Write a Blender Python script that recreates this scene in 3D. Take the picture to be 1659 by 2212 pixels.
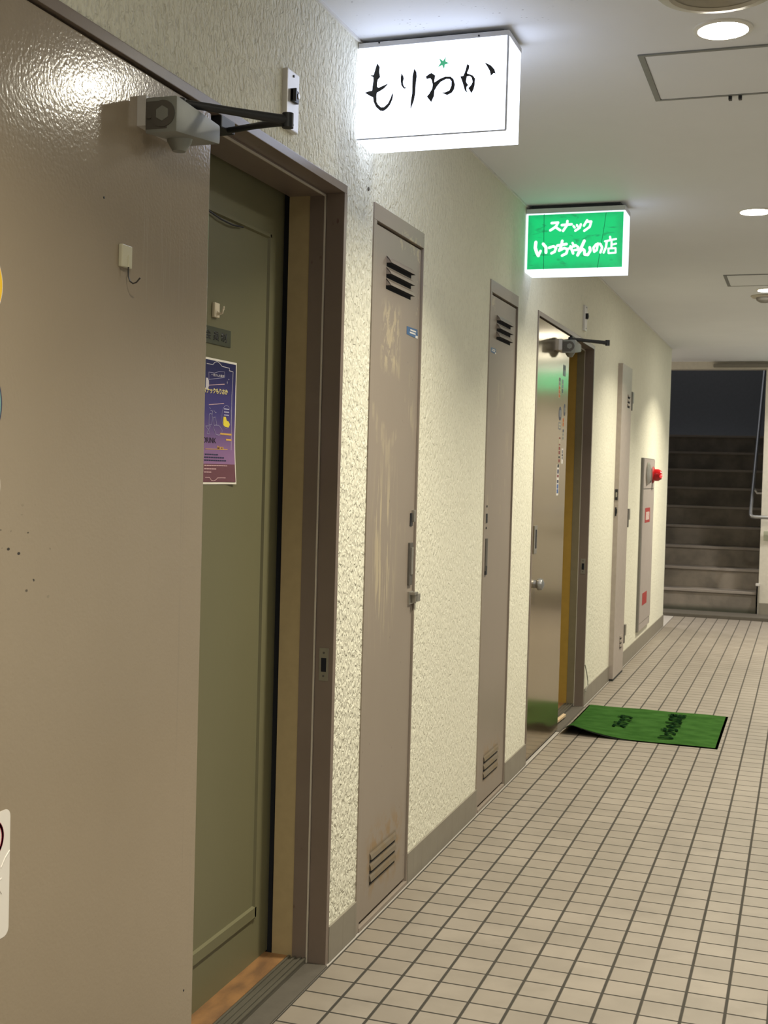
import bpy, bmesh, math, random
from mathutils import Vector, Matrix
from mathutils.geometry import tessellate_polygon
random.seed(7)
sc = bpy.context.scene
for o in list(bpy.data.objects): bpy.data.objects.remove(o)

# ------------------------------------------------------------------ camera, world, exposure
CAM = Vector((1.15286, 0.0, 1.30550))
cd = bpy.data.cameras.new('camera')
cam = bpy.data.objects.new('camera', cd); sc.collection.objects.link(cam)
ROT = Matrix(((0.94520657, -0.03635276, 0.32444263), (0.32537333, 0.02340083, -0.94529604), (0.02677189, 0.99906500, 0.03394684)))
cam.matrix_world = Matrix.Translation(CAM) @ ROT.to_4x4()
cd.sensor_fit = 'HORIZONTAL'; cd.sensor_width = 4.29; cd.lens = 4.29 * 2653.09 / 1659.0
cd.clip_start = 0.02; cd.clip_end = 100
cd.dof.use_dof = True; cd.dof.focus_distance = 2.9; cd.dof.aperture_fstop = 2.4
sc.camera = cam
w = bpy.data.worlds.new('world'); sc.world = w; w.use_nodes = True
w.node_tree.nodes['Background'].inputs[0].default_value = (0.58, 0.59, 0.61, 1)
w.node_tree.nodes['Background'].inputs[1].default_value = 0.95   # dim light of the floor above, reaching only the open top of the stairwell
vs = sc.view_settings
vs.view_transform = 'Standard'; vs.look = 'None'; vs.gamma = 1.0; vs.use_curve_mapping = False
vs.exposure = 0.0
sc.cycles.use_denoising = True
sc.cycles.max_bounces = 10; sc.cycles.diffuse_bounces = 6; sc.cycles.glossy_bounces = 5
sc.cycles.sample_clamp_indirect = 6.0
LAMP_POWER = 26.0          # watts of each ceiling downlight's beam
LAMP_COLOR = (1.0, 0.925, 0.73)
FAR_LAMP_COLOR = (1.0, 0.95, 0.90)
SIGN_GLOW = 3.1
ZC = 2.431

# ------------------------------------------------------------------ node material helpers
class NT:
    def __init__(s, name):
        s.m = bpy.data.materials.new(name); s.m.use_nodes = True
        s.n = s.m.node_tree.nodes; s.l = s.m.node_tree.links
        s.b = s.n['Principled BSDF']; s.out = s.n['Material Output']
        g = s.n.new('ShaderNodeNewGeometry'); s.pos = g.outputs['Position']
        sx = s.n.new('ShaderNodeSeparateXYZ'); s.l.new(s.pos, sx.inputs[0]); s.x, s.y, s.z = sx.outputs
    def put(s, sock, v):
        if isinstance(v, (int, float)): sock.default_value = v
        elif isinstance(v, tuple): sock.default_value = v if len(v) == len(sock.default_value) else (*v, 1)
        else: s.l.new(v, sock)
    def math(s, op, a, b=0.0, c=0.0, clamp=False):
        n = s.n.new('ShaderNodeMath'); n.operation = op; n.use_clamp = clamp
        for i, v in enumerate((a, b, c)): s.put(n.inputs[i], v)
        return n.outputs[0]
    def ramp(s, v, a, b, lo=0.0, hi=1.0):
        n = s.n.new('ShaderNodeMapRange'); n.interpolation_type = 'SMOOTHSTEP'
        for i, q in enumerate((v, a, b, lo, hi)): s.put(n.inputs[i], q)
        return n.outputs[0]
    def scale(s, k):
        n = s.n.new('ShaderNodeVectorMath'); n.operation = 'MULTIPLY'; s.l.new(s.pos, n.inputs[0]); n.inputs[1].default_value = k
        return n.outputs[0]
    def noise(s, k=(1, 1, 1), scale=5.0, detail=3.0, rough=0.55, dist=0.0):
        n = s.n.new('ShaderNodeTexNoise'); s.l.new(s.scale(k), n.inputs['Vector'])
        n.inputs['Scale'].default_value = scale; n.inputs['Detail'].default_value = detail
        n.inputs['Roughness'].default_value = rough; n.inputs['Distortion'].default_value = dist
        return n.outputs['Fac']
    def voro(s, k=(1, 1, 1), scale=5.0, feat='F1'):
        n = s.n.new('ShaderNodeTexVoronoi'); n.feature = feat; s.l.new(s.scale(k), n.inputs['Vector'])
        n.inputs['Scale'].default_value = scale
        return n.outputs['Distance']
    def boxm(s, c, a, b, soft=0.01):
        return s.math('MULTIPLY', s.ramp(c, a - soft, a + soft), s.ramp(c, b - soft, b + soft, 1.0, 0.0))
    def mask(s, y0, y1, z0, z1, sy=0.02, sz=0.02):
        return s.math('MULTIPLY', s.boxm(s.y, y0, y1, sy), s.boxm(s.z, z0, z1, sz))
    def mul(s, a, b): return s.math('MULTIPLY', a, b)
    def add(s, a, b): return s.math('ADD', a, b)
    def mix(s, f, a, b):
        n = s.n.new('ShaderNodeMix'); n.data_type = 'RGBA'; s.put(n.inputs[0], f)
        s.put(n.inputs[6], a); s.put(n.inputs[7], b)
        return n.outputs[2]
    def bump(s, h, strength=0.5, dist=0.002, normal=None):
        n = s.n.new('ShaderNodeBump'); n.inputs['Strength'].default_value = strength; n.inputs['Distance'].default_value = dist
        s.l.new(h, n.inputs['Height'])
        if normal is not None: s.l.new(normal, n.inputs['Normal'])
        return n.outputs[0]
    def done(s, color=None, rough=0.5, metal=0.0, normal=None, spec=0.5, **kw):
        b = s.b.inputs
        if color is not None: s.put(b['Base Color'], color)
        s.put(b['Roughness'], rough); s.put(b['Metallic'], metal); s.put(b['Specular IOR Level'], spec)
        if normal is not None: s.l.new(normal, b['Normal'])
        for k, v in kw.items(): s.put(b[k.replace('_', ' ')], v)
        return s.m

def plain(name, c, rough=0.5, metal=0.0, var=0.06, scale=30.0, bump=0.0, bs=200.0, spec=0.5):
    t = NT(name); f = t.noise(scale=scale, detail=4)
    col = t.mix(f, tuple(max(0, x * (1 - 2 * var)) for x in c), tuple(min(1, x * (1 + 2 * var)) for x in c))
    nm = t.bump(t.noise(scale=bs, detail=2), bump, 0.001) if bump else None
    return t.done(col, rough, metal, nm, spec)
def glow(name, c, s):
    t = NT(name)
    t.put(t.b.inputs['Emission Color'], (*c, 1)); t.b.inputs['Emission Strength'].default_value = s
    return t.done((0.16, 0.16, 0.17), 0.3)

# ------------------------------------------------------------------ mesh helpers
class B:
    def __init__(s): s.bm = bmesh.new()
    def box(s, x0, x1, y0, y1, z0, z1, bev=0.0, seg=2):
        t = bmesh.new()
        vs_ = [t.verts.new((x, y, z)) for x in (x0, x1) for y in (y0, y1) for z in (z0, z1)]
        for f in ((0, 1, 3, 2), (4, 6, 7, 5), (0, 4, 5, 1), (2, 3, 7, 6), (0, 2, 6, 4), (1, 5, 7, 3)): t.faces.new([vs_[i] for i in f])
        if bev: bmesh.ops.bevel(t, geom=t.edges[:], offset=bev, segments=seg, affect='EDGES', profile=0.7)
        s.merge(t); return s
    def merge(s, t, mat=None):
        if mat is not None: bmesh.ops.transform(t, matrix=mat, verts=t.verts[:])
        me = bpy.data.meshes.new('tmp'); t.to_mesh(me); t.free(); s.bm.from_mesh(me); bpy.data.meshes.remove(me)
    def prism(s, pts, d0, d1, axis='y'):
        """polygon pts extruded from d0 to d1; axis y: pts=(x,z); axis x: pts=(y,z); axis z: pts=(x,y)"""
        def P(p, d): return {'y': (p[0], d, p[1]), 'x': (d, p[0], p[1]), 'z': (p[0], p[1], d)}[axis]
        t = bmesh.new(); n = len(pts)
        a = [t.verts.new(P(p, d0)) for p in pts]; b = [t.verts.new(P(p, d1)) for p in pts]
        tris = tessellate_polygon([[Vector((p[0], p[1], 0)) for p in pts]])
        for tr in tris:
            if len({id(a[i]) for i in tr}) == 3:
                t.faces.new([a[i] for i in tr]); t.faces.new([b[i] for i in tr[::-1]])
        for i in range(n): t.faces.new((a[i], a[(i + 1) % n], b[(i + 1) % n], b[i]))
        bmesh.ops.recalc_face_normals(t, faces=t.faces[:])
        s.merge(t); return s
    def cyl(s, p0, p1, r0, r1=None, seg=20, caps=True):
        p0, p1 = Vector(p0), Vector(p1); r1 = r0 if r1 is None else r1
        t = bmesh.new(); L = (p1 - p0).length
        bmesh.ops.create_cone(t, cap_ends=caps, segments=seg, radius1=r0, radius2=r1, depth=L)
        q = (p1 - p0).to_track_quat('Z', 'Y').to_matrix().to_4x4()
        s.merge(t, Matrix.Translation((p0 + p1) / 2) @ q); return s
    def sph(s, c, r, k=(1, 1, 1), seg=18):
        t = bmesh.new(); bmesh.ops.create_uvsphere(t, u_segments=seg, v_segments=seg // 2 + 2, radius=r)
        s.merge(t, Matrix.Translation(c) @ Matrix.Diagonal((*k, 1))); return s
    def tube(s, pts, r, seg=10):
        pts = [Vector(p) for p in pts]; t = bmesh.new(); rings = []
        up = Vector((0.31, 0.17, 0.93))
        for i, p in enumerate(pts):
            d = (pts[min(i + 1, len(pts) - 1)] - pts[max(i - 1, 0)]).normalized()
            a = d.cross(up).normalized(); b = d.cross(a)
            rr = r[i] if isinstance(r, (list, tuple)) else r
            rings.append([t.verts.new(p + rr * (a * math.cos(2 * math.pi * k / seg) + b * math.sin(2 * math.pi * k / seg))) for k in range(seg)])
        for i in range(len(rings) - 1):
            for k in range(seg): t.faces.new((rings[i][k], rings[i][(k + 1) % seg], rings[i + 1][(k + 1) % seg], rings[i + 1][k]))
        t.faces.new(rings[0][::-1]); t.faces.new(rings[-1]); bmesh.ops.recalc_face_normals(t, faces=t.faces[:])
        s.merge(t); return s
    def lathe(s, prof, c, axis='z', seg=40):
        """profile (radius, height) revolved about an axis through c"""
        t = bmesh.new(); rings = []
        for (r, h) in prof:
            ring = []
            for k in range(seg):
                a = 2 * math.pi * k / seg; u, v = r * math.cos(a), r * math.sin(a)
                ring.append(t.verts.new({'z': (u, v, h), 'x': (h, u, v), 'y': (u, h, v)}[axis]))
            rings.append(ring)
        for i in range(len(rings) - 1):
            for k in range(seg): t.faces.new((rings[i][k], rings[i][(k + 1) % seg], rings[i + 1][(k + 1) % seg], rings[i + 1][k]))
        bmesh.ops.remove_doubles(t, verts=t.verts[:], dist=1e-7)
        if prof[-1][0] > 1e-6: t.faces.new(rings[-1]) if all(v.is_valid for v in rings[-1]) else None
        bmesh.ops.recalc_face_normals(t, faces=t.faces[:])
        s.merge(t, Matrix.Translation(c)); return s
    def stroke(s, pts, wd, d0, d1, axis='y'):
        """a brush or line stroke of constant width lying flat in a plane"""
        for (a, b) in zip(pts, pts[1:]):
            dx, dz = b[0] - a[0], b[1] - a[1]; L = math.hypot(dx, dz) or 1e-6; nx, nz = -dz / L * wd / 2, dx / L * wd / 2
            s.prism([(a[0] + nx, a[1] + nz), (a[0] - nx, a[1] - nz), (b[0] - nx, b[1] - nz), (b[0] + nx, b[1] + nz)], d0, d1, axis)
        for p in pts:
            s.prism([(p[0] + wd / 2 * math.cos(k * math.pi / 4), p[1] + wd / 2 * math.sin(k * math.pi / 4)) for k in range(8)], d0, d1, axis)
        return s

ORG = {}
def link(o):
    sc.collection.objects.link(o); return o
def thing(name, label, cat, loc, group=None, kind=None):
    o = link(bpy.data.objects.new(name, None)); o.location = loc; o.empty_display_size = 0.05
    ORG[o.name] = Vector(loc); o['label'] = label; o['category'] = cat
    if group: o['group'] = group
    if kind: o['kind'] = kind
    return o
def obj(name, b, mat, parent=None, label=None, smooth=False, kind=None):
    me = bpy.data.meshes.new(name)
    bm = b.bm
    if parent is None:
        co = [v.co for v in bm.verts]
        base = Vector(((min(c.x for c in co) + max(c.x for c in co)) / 2, (min(c.y for c in co) + max(c.y for c in co)) / 2, min(c.z for c in co)))
        org = base; loc = base
    else:
        org = ORG[parent.name]; loc = Vector((0, 0, 0))
    bmesh.ops.translate(bm, verts=bm.verts[:], vec=-org)
    if smooth:
        for f in bm.faces: f.smooth = True
    bm.to_mesh(me); bm.free(); me.materials.append(mat)
    if smooth: me.set_sharp_from_angle(angle=math.radians(38))
    o = link(bpy.data.objects.new(name, me)); o.location = loc
    ORG[o.name] = org
    if parent is not None: o.parent = parent
    if label: o['label'] = label
    if kind: o['kind'] = kind
    return o
def single(name, b, mat, label, cat, group=None, kind=None, smooth=False):
    o = obj(name, b, mat, None, label, smooth, kind); o['category'] = cat
    if group: o['group'] = group
    return o
def struct(name, b, mat, smooth=False):
    return obj(name, b, mat, None, None, smooth, 'structure')
def text_b(txt, ex, ey, o, w_, h_, depth=0.0006, fat=0.0, stretch=True):
    """text built as a mesh: right vector ex, up vector ey, lower-left corner o, box w_ x h_"""
    cu = bpy.data.curves.new('t', 'FONT'); cu.body = txt; cu.size = 1.0; cu.extrude = 0.0; cu.offset = fat; cu.resolution_u = 3
    ob = bpy.data.objects.new('t', cu); sc.collection.objects.link(ob)
    dg = bpy.context.evaluated_depsgraph_get(); dg.update()
    me = bpy.data.meshes.new_from_object(ob.evaluated_get(dg))
    bpy.data.objects.remove(ob); bpy.data.curves.remove(cu)
    t = bmesh.new(); t.from_mesh(me); bpy.data.meshes.remove(me)
    xs = [v.co.x for v in t.verts]; ys = [v.co.y for v in t.verts]
    sx = w_ / (max(xs) - min(xs)); sy = h_ / (max(ys) - min(ys))
    if not stretch: sx = sy = min(sx, sy)
    x0, y0 = min(xs), min(ys); ex, ey, o = Vector(ex), Vector(ey), Vector(o); nz = ex.cross(ey)
    for v in t.verts: v.co = o + ex * (v.co.x - x0) * sx + ey * (v.co.y - y0) * sy
    r = bmesh.ops.extrude_face_region(t, geom=t.faces[:])
    bmesh.ops.translate(t, verts=[q for q in r['geom'] if isinstance(q, bmesh.types.BMVert)], vec=nz * depth)
    bmesh.ops.recalc_face_normals(t, faces=t.faces[:])
    b = B(); b.merge(t); return b

# shapes of the hand-drawn lettering and printed drawings, metres in their own plane
G = {"S1":{"mo":[[0.055,2.365],[0.062,2.355],[0.061,2.342],[0.064,2.329],[0.058,2.323],[0.056,2.315],[0.056,2.304],[0.061,2.301],[0.069,2.304],[0.086,2.31],[0.082,2.305],[0.076,2.299],[0.065,2.293],[0.056,2.289],[0.055,2.28],[0.056,2.265],[0.06,2.258],[0.069,2.25],[0.077,2.25],[0.088,2.259],[0.095,2.273],[0.099,2.285],[0.101,2.28],[0.099,2.268],[0.093,2.255],[0.085,2.246],[0.075,2.24],[0.066,2.242],[0.055,2.252],[0.048,2.266],[0.046,2.278],[0.037,2.282],[0.023,2.291],[0.033,2.294],[0.043,2.295],[0.044,2.306],[0.046,2.322],[0.045,2.33],[0.036,2.335],[0.046,2.335],[0.05,2.348]],"ri1":[[0.123,2.334],[0.128,2.325],[0.129,2.319],[0.127,2.313],[0.128,2.304],[0.132,2.297],[0.135,2.298],[0.134,2.293],[0.129,2.295],[0.123,2.303],[0.121,2.314],[0.121,2.325]],"ri2":[[0.157,2.343],[0.163,2.334],[0.164,2.322],[0.162,2.302],[0.161,2.278],[0.158,2.261],[0.15,2.24],[0.15,2.259],[0.153,2.279],[0.153,2.302],[0.153,2.323]],"o":[[0.189,2.32],[0.198,2.326],[0.204,2.328],[0.214,2.321],[0.212,2.309],[0.212,2.303],[0.226,2.311],[0.241,2.316],[0.255,2.315],[0.263,2.308],[0.267,2.294],[0.265,2.282],[0.259,2.274],[0.247,2.269],[0.233,2.276],[0.242,2.276],[0.253,2.28],[0.258,2.291],[0.258,2.303],[0.253,2.309],[0.243,2.31],[0.229,2.304],[0.219,2.293],[0.213,2.283],[0.212,2.269],[0.205,2.254],[0.193,2.269],[0.199,2.275],[0.207,2.288],[0.208,2.298],[0.205,2.31],[0.201,2.315],[0.191,2.314]],"ka1":[[0.298,2.343],[0.304,2.339],[0.303,2.331],[0.299,2.323],[0.298,2.311],[0.296,2.3],[0.298,2.296],[0.302,2.29],[0.298,2.286],[0.298,2.278],[0.302,2.269],[0.294,2.277],[0.29,2.29],[0.285,2.304],[0.281,2.313],[0.289,2.314],[0.292,2.321],[0.295,2.33]],"ka2":[[0.296,2.32],[0.305,2.317],[0.314,2.313],[0.32,2.305],[0.319,2.288],[0.316,2.277],[0.311,2.269],[0.306,2.278],[0.303,2.282],[0.31,2.289],[0.314,2.297],[0.311,2.308],[0.305,2.313],[0.297,2.312]],"ten":[[0.344,2.343],[0.353,2.339],[0.361,2.334],[0.37,2.324],[0.373,2.313],[0.368,2.315],[0.361,2.309],[0.358,2.321],[0.351,2.333]],"star":[[0.241,2.366],[0.24,2.355],[0.25,2.349],[0.239,2.347],[0.237,2.335],[0.232,2.346],[0.221,2.342],[0.228,2.352],[0.223,2.364],[0.234,2.356]],"screws":[[0.059,2.422],[0.327,2.416]]},"S2":[[0.0113,[[0.11,2.352],[0.137,2.353]]],[0.0113,[[0.137,2.353],[0.128,2.336],[0.105,2.322]]],[0.0113,[[0.125,2.336],[0.147,2.321]]],[0.0113,[[0.153,2.342],[0.194,2.344]]],[0.0113,[[0.176,2.358],[0.174,2.34],[0.159,2.318]]],[0.0101,[[0.202,2.336],[0.207,2.33]]],[0.0101,[[0.216,2.34],[0.219,2.334]]],[0.0107,[[0.232,2.342],[0.228,2.328],[0.21,2.317]]],[0.0107,[[0.258,2.358],[0.245,2.336]]],[0.0107,[[0.254,2.352],[0.275,2.352],[0.269,2.33],[0.247,2.315]]],[0.0149,[[0.046,2.275],[0.044,2.252],[0.051,2.232],[0.058,2.219]]],[0.0119,[[0.058,2.219],[0.067,2.238]]],[0.0137,[[0.077,2.267],[0.089,2.253],[0.09,2.231]]],[0.0119,[[0.102,2.25],[0.121,2.256],[0.132,2.248],[0.126,2.233],[0.113,2.227]]],[0.0125,[[0.137,2.258],[0.175,2.263]]],[0.0125,[[0.157,2.277],[0.152,2.251],[0.145,2.237]]],[0.0119,[[0.145,2.237],[0.166,2.247],[0.18,2.242],[0.176,2.225],[0.158,2.216]]],[0.0107,[[0.185,2.244],[0.213,2.257],[0.224,2.249],[0.221,2.238],[0.208,2.237]]],[0.0101,[[0.2,2.267],[0.208,2.252]]],[0.0119,[[0.192,2.253],[0.204,2.224]]],[0.0137,[[0.249,2.274],[0.234,2.24],[0.223,2.216]]],[0.0125,[[0.229,2.226],[0.241,2.241],[0.25,2.235],[0.252,2.218],[0.265,2.216],[0.275,2.233],[0.272,2.246]]],[0.0107,[[0.305,2.261],[0.301,2.234],[0.291,2.228],[0.287,2.244],[0.298,2.258],[0.315,2.259],[0.323,2.244],[0.317,2.224]]],[0.0095,[[0.354,2.287],[0.356,2.276]]],[0.0089,[[0.334,2.269],[0.379,2.277]]],[0.0101,[[0.341,2.268],[0.339,2.245],[0.33,2.223]]],[0.0089,[[0.361,2.267],[0.361,2.24]]],[0.0083,[[0.361,2.254],[0.38,2.258]]],[0.0083,[[0.349,2.239],[0.378,2.24],[0.379,2.221],[0.35,2.22],[0.349,2.239]]]],"S2seam":[[[0.077,2.391],[0.082,2.161]],[[0.335,2.386],[0.328,2.322],[0.32,2.266],[0.306,2.161]]],"PO":{"corners":[[2.711,1.557],[2.721,1.267],[2.554,1.557],[2.555,1.268]],"frame_top":[[2.554,1.541],[2.585,1.541],[2.594,1.547],[2.607,1.55],[2.62,1.547],[2.632,1.541],[2.672,1.54],[2.671,1.534],[2.692,1.533],[2.688,1.475],[2.691,1.316]],"frame_bot":[[2.558,1.278],[2.58,1.278],[2.59,1.271],[2.601,1.27],[2.613,1.272],[2.621,1.277],[2.669,1.277]],"banner":[[2.565,1.522],[2.594,1.522],[2.62,1.528],[2.646,1.529],[2.647,1.516],[2.62,1.512],[2.595,1.509],[2.566,1.505],[2.565,1.522]],"rule1":[[2.568,1.492],[2.647,1.5]],"rule2":[[2.57,1.447],[2.646,1.454]],"rule3":[[2.556,1.344],[2.671,1.345]],"title":[[2.549,1.46],[2.667,1.486]],"band":[[2.557,1.314],[2.704,1.315]],"oval_c":[[2.661,1.423]],"oval_rx":[[2.638,1.422],[2.687,1.425]],"oval_ry":[[2.66,1.451],[2.663,1.396]],"yellow":[[2.646,1.423],[2.658,1.423],[2.663,1.414],[2.674,1.412],[2.681,1.405],[2.674,1.398],[2.656,1.399],[2.646,1.403],[2.645,1.413]],"g1":[[2.572,1.424],[2.576,1.427],[2.584,1.426],[2.588,1.416],[2.584,1.401],[2.571,1.4],[2.572,1.424]],"g2":[[2.593,1.418],[2.604,1.42],[2.611,1.402],[2.598,1.4],[2.593,1.418]],"hand":[[2.606,1.401],[2.623,1.401],[2.636,1.394],[2.641,1.389],[2.635,1.38],[2.621,1.378],[2.607,1.38],[2.594,1.397]],"gl":[[2.555,1.397],[2.579,1.398],[2.57,1.389],[2.575,1.379],[2.563,1.38],[2.568,1.389],[2.555,1.397]],"splash":[[2.572,1.441],[2.577,1.438]],"splash2":[[2.595,1.435],[2.603,1.43],[2.608,1.431]],"splash3":[[2.579,1.434],[2.589,1.433],[2.587,1.425]],"bubble":[[2.552,1.508],[2.56,1.508],[2.566,1.502],[2.567,1.49],[2.561,1.483],[2.558,1.48],[2.551,1.482]],"drink":[[2.557,1.361],[2.611,1.374]],"menu":[[2.596,1.35],[2.635,1.357]],"orange1":[[2.622,1.386],[2.684,1.381]],"orange2":[[2.654,1.373],[2.683,1.369]],"blk":[[2.555,1.335],[2.629,1.338],[2.556,1.329],[2.653,1.329],[2.556,1.322],[2.667,1.32]],"wt":[[2.566,1.309],[2.688,1.309],[2.557,1.3],[2.608,1.3],[2.557,1.291],[2.586,1.291]],"star4":[[2.662,1.505],[2.67,1.513]],"wbox":[[2.669,1.299],[2.705,1.269]]}}
# ------------------------------------------------------------------ materials
def m_stucco():
    t = NT('cream_stucco')
    n1 = t.noise((1, 1, 0.55), 88, 2.0, 0.5, 0.6); n2 = t.noise((1, 1, 1), 12, 4)
    n3 = t.ramp(t.noise((1, 1, 0.8), 60, 2.0, 0.5, 0.4), 0.36, 0.50)
    fade = t.ramp(t.y, 2.9, 4.3, 1.0, 0.38)
    col = t.mix(n2, (0.745, 0.725, 0.60), (0.825, 0.805, 0.68))
    col = t.mix(t.mul(t.mul(t.ramp(n1, 0.46, 0.36), 0.30), fade), col, (0.36, 0.34, 0.27))     # hollows darkened in the colour, painting in the shade of the relief
    # thicker trowel relief on the near stretch of wall, finer further along
    return t.done(col, 0.75, normal=t.bump(t.mul(t.add(t.ramp(n1, 0.3, 0.7), t.mul(n3, 0.7)), fade), 0.8, 0.0042), spec=0.3)
def m_ceiling():
    t = NT('ceiling_paint')
    col = t.mix(t.noise(scale=3, detail=5), (0.72, 0.74, 0.78), (0.78, 0.80, 0.84))
    v = t.voro((1.0, 2.2, 1), 55)
    sel = t.ramp(t.noise(scale=14, detail=2), 0.52, 0.60)
    fl = t.mul(t.mul(t.ramp(v, 0.10, 0.20, 1, 0), sel), t.mul(t.boxm(t.x, 0.05, 0.62, 0.1), t.boxm(t.y, 2.5, 3.02, 0.06)))
    col = t.mix(fl, col, (0.16, 0.15, 0.14))
    return t.done(col, 0.6, normal=t.bump(t.noise(scale=45, detail=3), 0.12, 0.002), spec=0.35)
def m_floor():
    t = NT('floor_tiles')
    PX, PY, X0, Y0 = 0.1, 0.09056803, 0.01125642, 2.72175
    u = t.math('DIVIDE', t.math('SUBTRACT', t.x, X0), PX); v = t.math('DIVIDE', t.math('SUBTRACT', t.y, Y0), PY)
    def edge(c, half):
        f = t.math('FRACT', c); d = t.math('MINIMUM', f, t.math('SUBTRACT', 1.0, f))
        return t.ramp(d, half * 0.65, half * 1.35)
    face = t.mul(edge(u, 0.038), edge(v, 0.034))
    strip = t.ramp(t.x, X0 - 0.003, X0 + 0.001)
    face = t.math('MAXIMUM', face, t.math('SUBTRACT', 1.0, strip))
    cmb = t.n.new('ShaderNodeCombineXYZ'); t.l.new(t.math('FLOOR', u), cmb.inputs[0]); t.l.new(t.math('FLOOR', v), cmb.inputs[1])
    wn = t.n.new('ShaderNodeTexWhiteNoise'); wn.noise_dimensions = '2D'; t.l.new(cmb.outputs[0], wn.inputs['Vector'])
    col = t.mix(wn.outputs['Value'], (0.235, 0.206, 0.178), (0.290, 0.255, 0.222))
    col = t.mix(t.ramp(t.noise(scale=6, detail=5), 0.35, 0.75), col, (0.215, 0.190, 0.165))
    col = t.mix(t.mul(t.noise(scale=420, detail=2), 0.28), col, (0.30, 0.25, 0.19))
    col = t.mix(t.mul(t.ramp(t.x, 0.03, 0.16, 1, 0), 0.45), col, (0.27, 0.23, 0.18))     # grime kept along the wall
    col = t.mix(strip, (0.42, 0.39, 0.36), col)
    col = t.mix(face, (0.042, 0.037, 0.030), col)
    h = t.add(t.mul(face, 1.0), t.mul(t.noise(scale=16, detail=3), 0.35))
    rg = t.add(t.mul(face, -0.42), 0.8)
    return t.done(col, t.add(rg, t.mul(t.noise(scale=25), 0.1)), normal=t.bump(h, 0.5, 0.002), spec=0.34)
def m_leaf():
    t = NT('brown_door_paint')
    col = t.mix(t.noise((1, 1, 0.6), 2.2, 4), (0.280, 0.224, 0.158), (0.330, 0.268, 0.195))
    drip = t.mul(t.ramp(t.noise((1, 190, 5), 1.0, 2), 0.57, 0.70), t.mask(1.97, 2.19, 1.60, 1.90, 0.03, 0.07))
    col = t.mix(t.mul(drip, 0.13), col, (0.55, 0.52, 0.48))
    run = t.mul(t.ramp(t.noise((1, 60, 1.2), 1.0, 2), 0.58, 0.72), t.mask(2.10, 2.2, 0.1, 1.3, 0.04, 0.2))
    col = t.mix(t.mul(run, 0.35), col, (0.235, 0.19, 0.15))
    v = t.voro((1, 0.8, 1.3), 52); sel = t.ramp(t.noise(scale=38, detail=1), 0.48, 0.54)
    chip = t.mul(t.mul(t.ramp(v, 0.13, 0.19, 1, 0), sel), t.mask(1.5, 1.70, 1.09, 1.22, 0.03, 0.03))
    col = t.mix(chip, col, (0.02, 0.015, 0.012))
    n = t.bump(t.noise(scale=170, detail=1.5, rough=0.4), 0.20, 0.0016)
    n = t.bump(t.noise((1, 1, 0.5), 9, 3), 0.10, 0.004, n)
    return t.done(col, 0.155, normal=n, spec=0.95)
def m_frame():
    t = NT('brown_frame_paint')
    col = t.mix(t.noise(scale=7, detail=4), (0.165, 0.125, 0.102), (0.205, 0.16, 0.133))
    ch = t.mul(t.ramp(t.voro((1, 1, 0.5), 42), 0.10, 0.2, 1, 0), t.ramp(t.noise(scale=9, detail=2), 0.60, 0.68))
    col = t.mix(ch, col, (0.10, 0.05, 0.035))
    return t.done(col, 0.33, normal=t.bump(t.noise(scale=160, detail=2), 0.12, 0.001))
def m_cabinet():
    t = NT('peeling_mauve_paint')
    col = t.mix(t.noise((1, 1, 0.5), 3.0, 4), (0.255, 0.210, 0.172), (0.302, 0.253, 0.210))
    cream = (0.46, 0.385, 0.265)
    blot = t.ramp(t.noise((1, 1.6, 0.8), 26, 5, 0.62, 0.5), 0.50, 0.55)
    strk = t.ramp(t.noise((1, 46, 3.2), 1.0, 5, 0.62, 0.3), 0.50, 0.57)
    m1 = t.mul(blot, t.mask(3.31, 3.46, 1.60, 1.78, 0.03, 0.03))
    m2 = t.mul(strk, t.mask(3.28, 3.46, 0.86, 1.28, 0.05, 0.12))
    m3 = t.mul(t.ramp(t.noise((1, 1.2, 1), 30, 4, 0.6, 0.6), 0.54, 0.58), t.math('MAXIMUM', t.mask(3.44, 3.64, 1.955, 2.01, 0.02, 0.012), t.mask(3.615, 3.645, 1.80, 2.0, 0.006, 0.05)))
    m4 = t.mul(t.ramp(t.noise((1, 1.2, 1), 30, 4, 0.6, 0.6), 0.50, 0.54), t.mask(4.54, 4.62, 1.935, 1.985, 0.015, 0.012))
    m5 = t.mul(strk, t.mul(t.mask(3.2, 5.0, 1.15, 1.75, 0.05, 0.1), t.ramp(t.noise(scale=6), 0.56, 0.64)))
    m = t.math('MAXIMUM', t.math('MAXIMUM', m1, m2), t.math('MAXIMUM', t.math('MAXIMUM', m3, m4), t.mul(m5, 0.5)))
    col = t.mix(t.mul(m, 0.85), col, cream)
    rust = t.mul(t.ramp(t.noise(scale=22, detail=4), 0.42, 0.62), t.math('MAXIMUM', t.mask(3.30, 3.60, 0.08, 0.26, 0.05, 0.05), t.mask(4.64, 4.90, 0.1, 0.22, 0.04, 0.04)))
    col = t.mix(t.mul(rust, 0.75), col, (0.27, 0.16, 0.055))
    vd = t.math('MAXIMUM', t.mask(3.315, 3.555, 0.100, 0.205, 0.006, 0.006), t.mask(4.635, 4.875, 0.100, 0.205, 0.006, 0.006))
    col = t.mix(t.mul(vd, 0.7), col, (0.125, 0.098, 0.060))
    chip = t.mul(t.mul(t.ramp(t.voro((1, 1, 0.7), 60), 0.1, 0.18, 1, 0), t.ramp(t.noise(scale=13), 0.60, 0.66)), 0.7)
    col = t.mix(chip, col, (0.13, 0.10, 0.09))
    return t.done(col, 0.42, normal=t.bump(t.add(t.mul(m, -0.5), t.mul(t.noise(scale=120), 0.3)), 0.3, 0.001))
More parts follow.
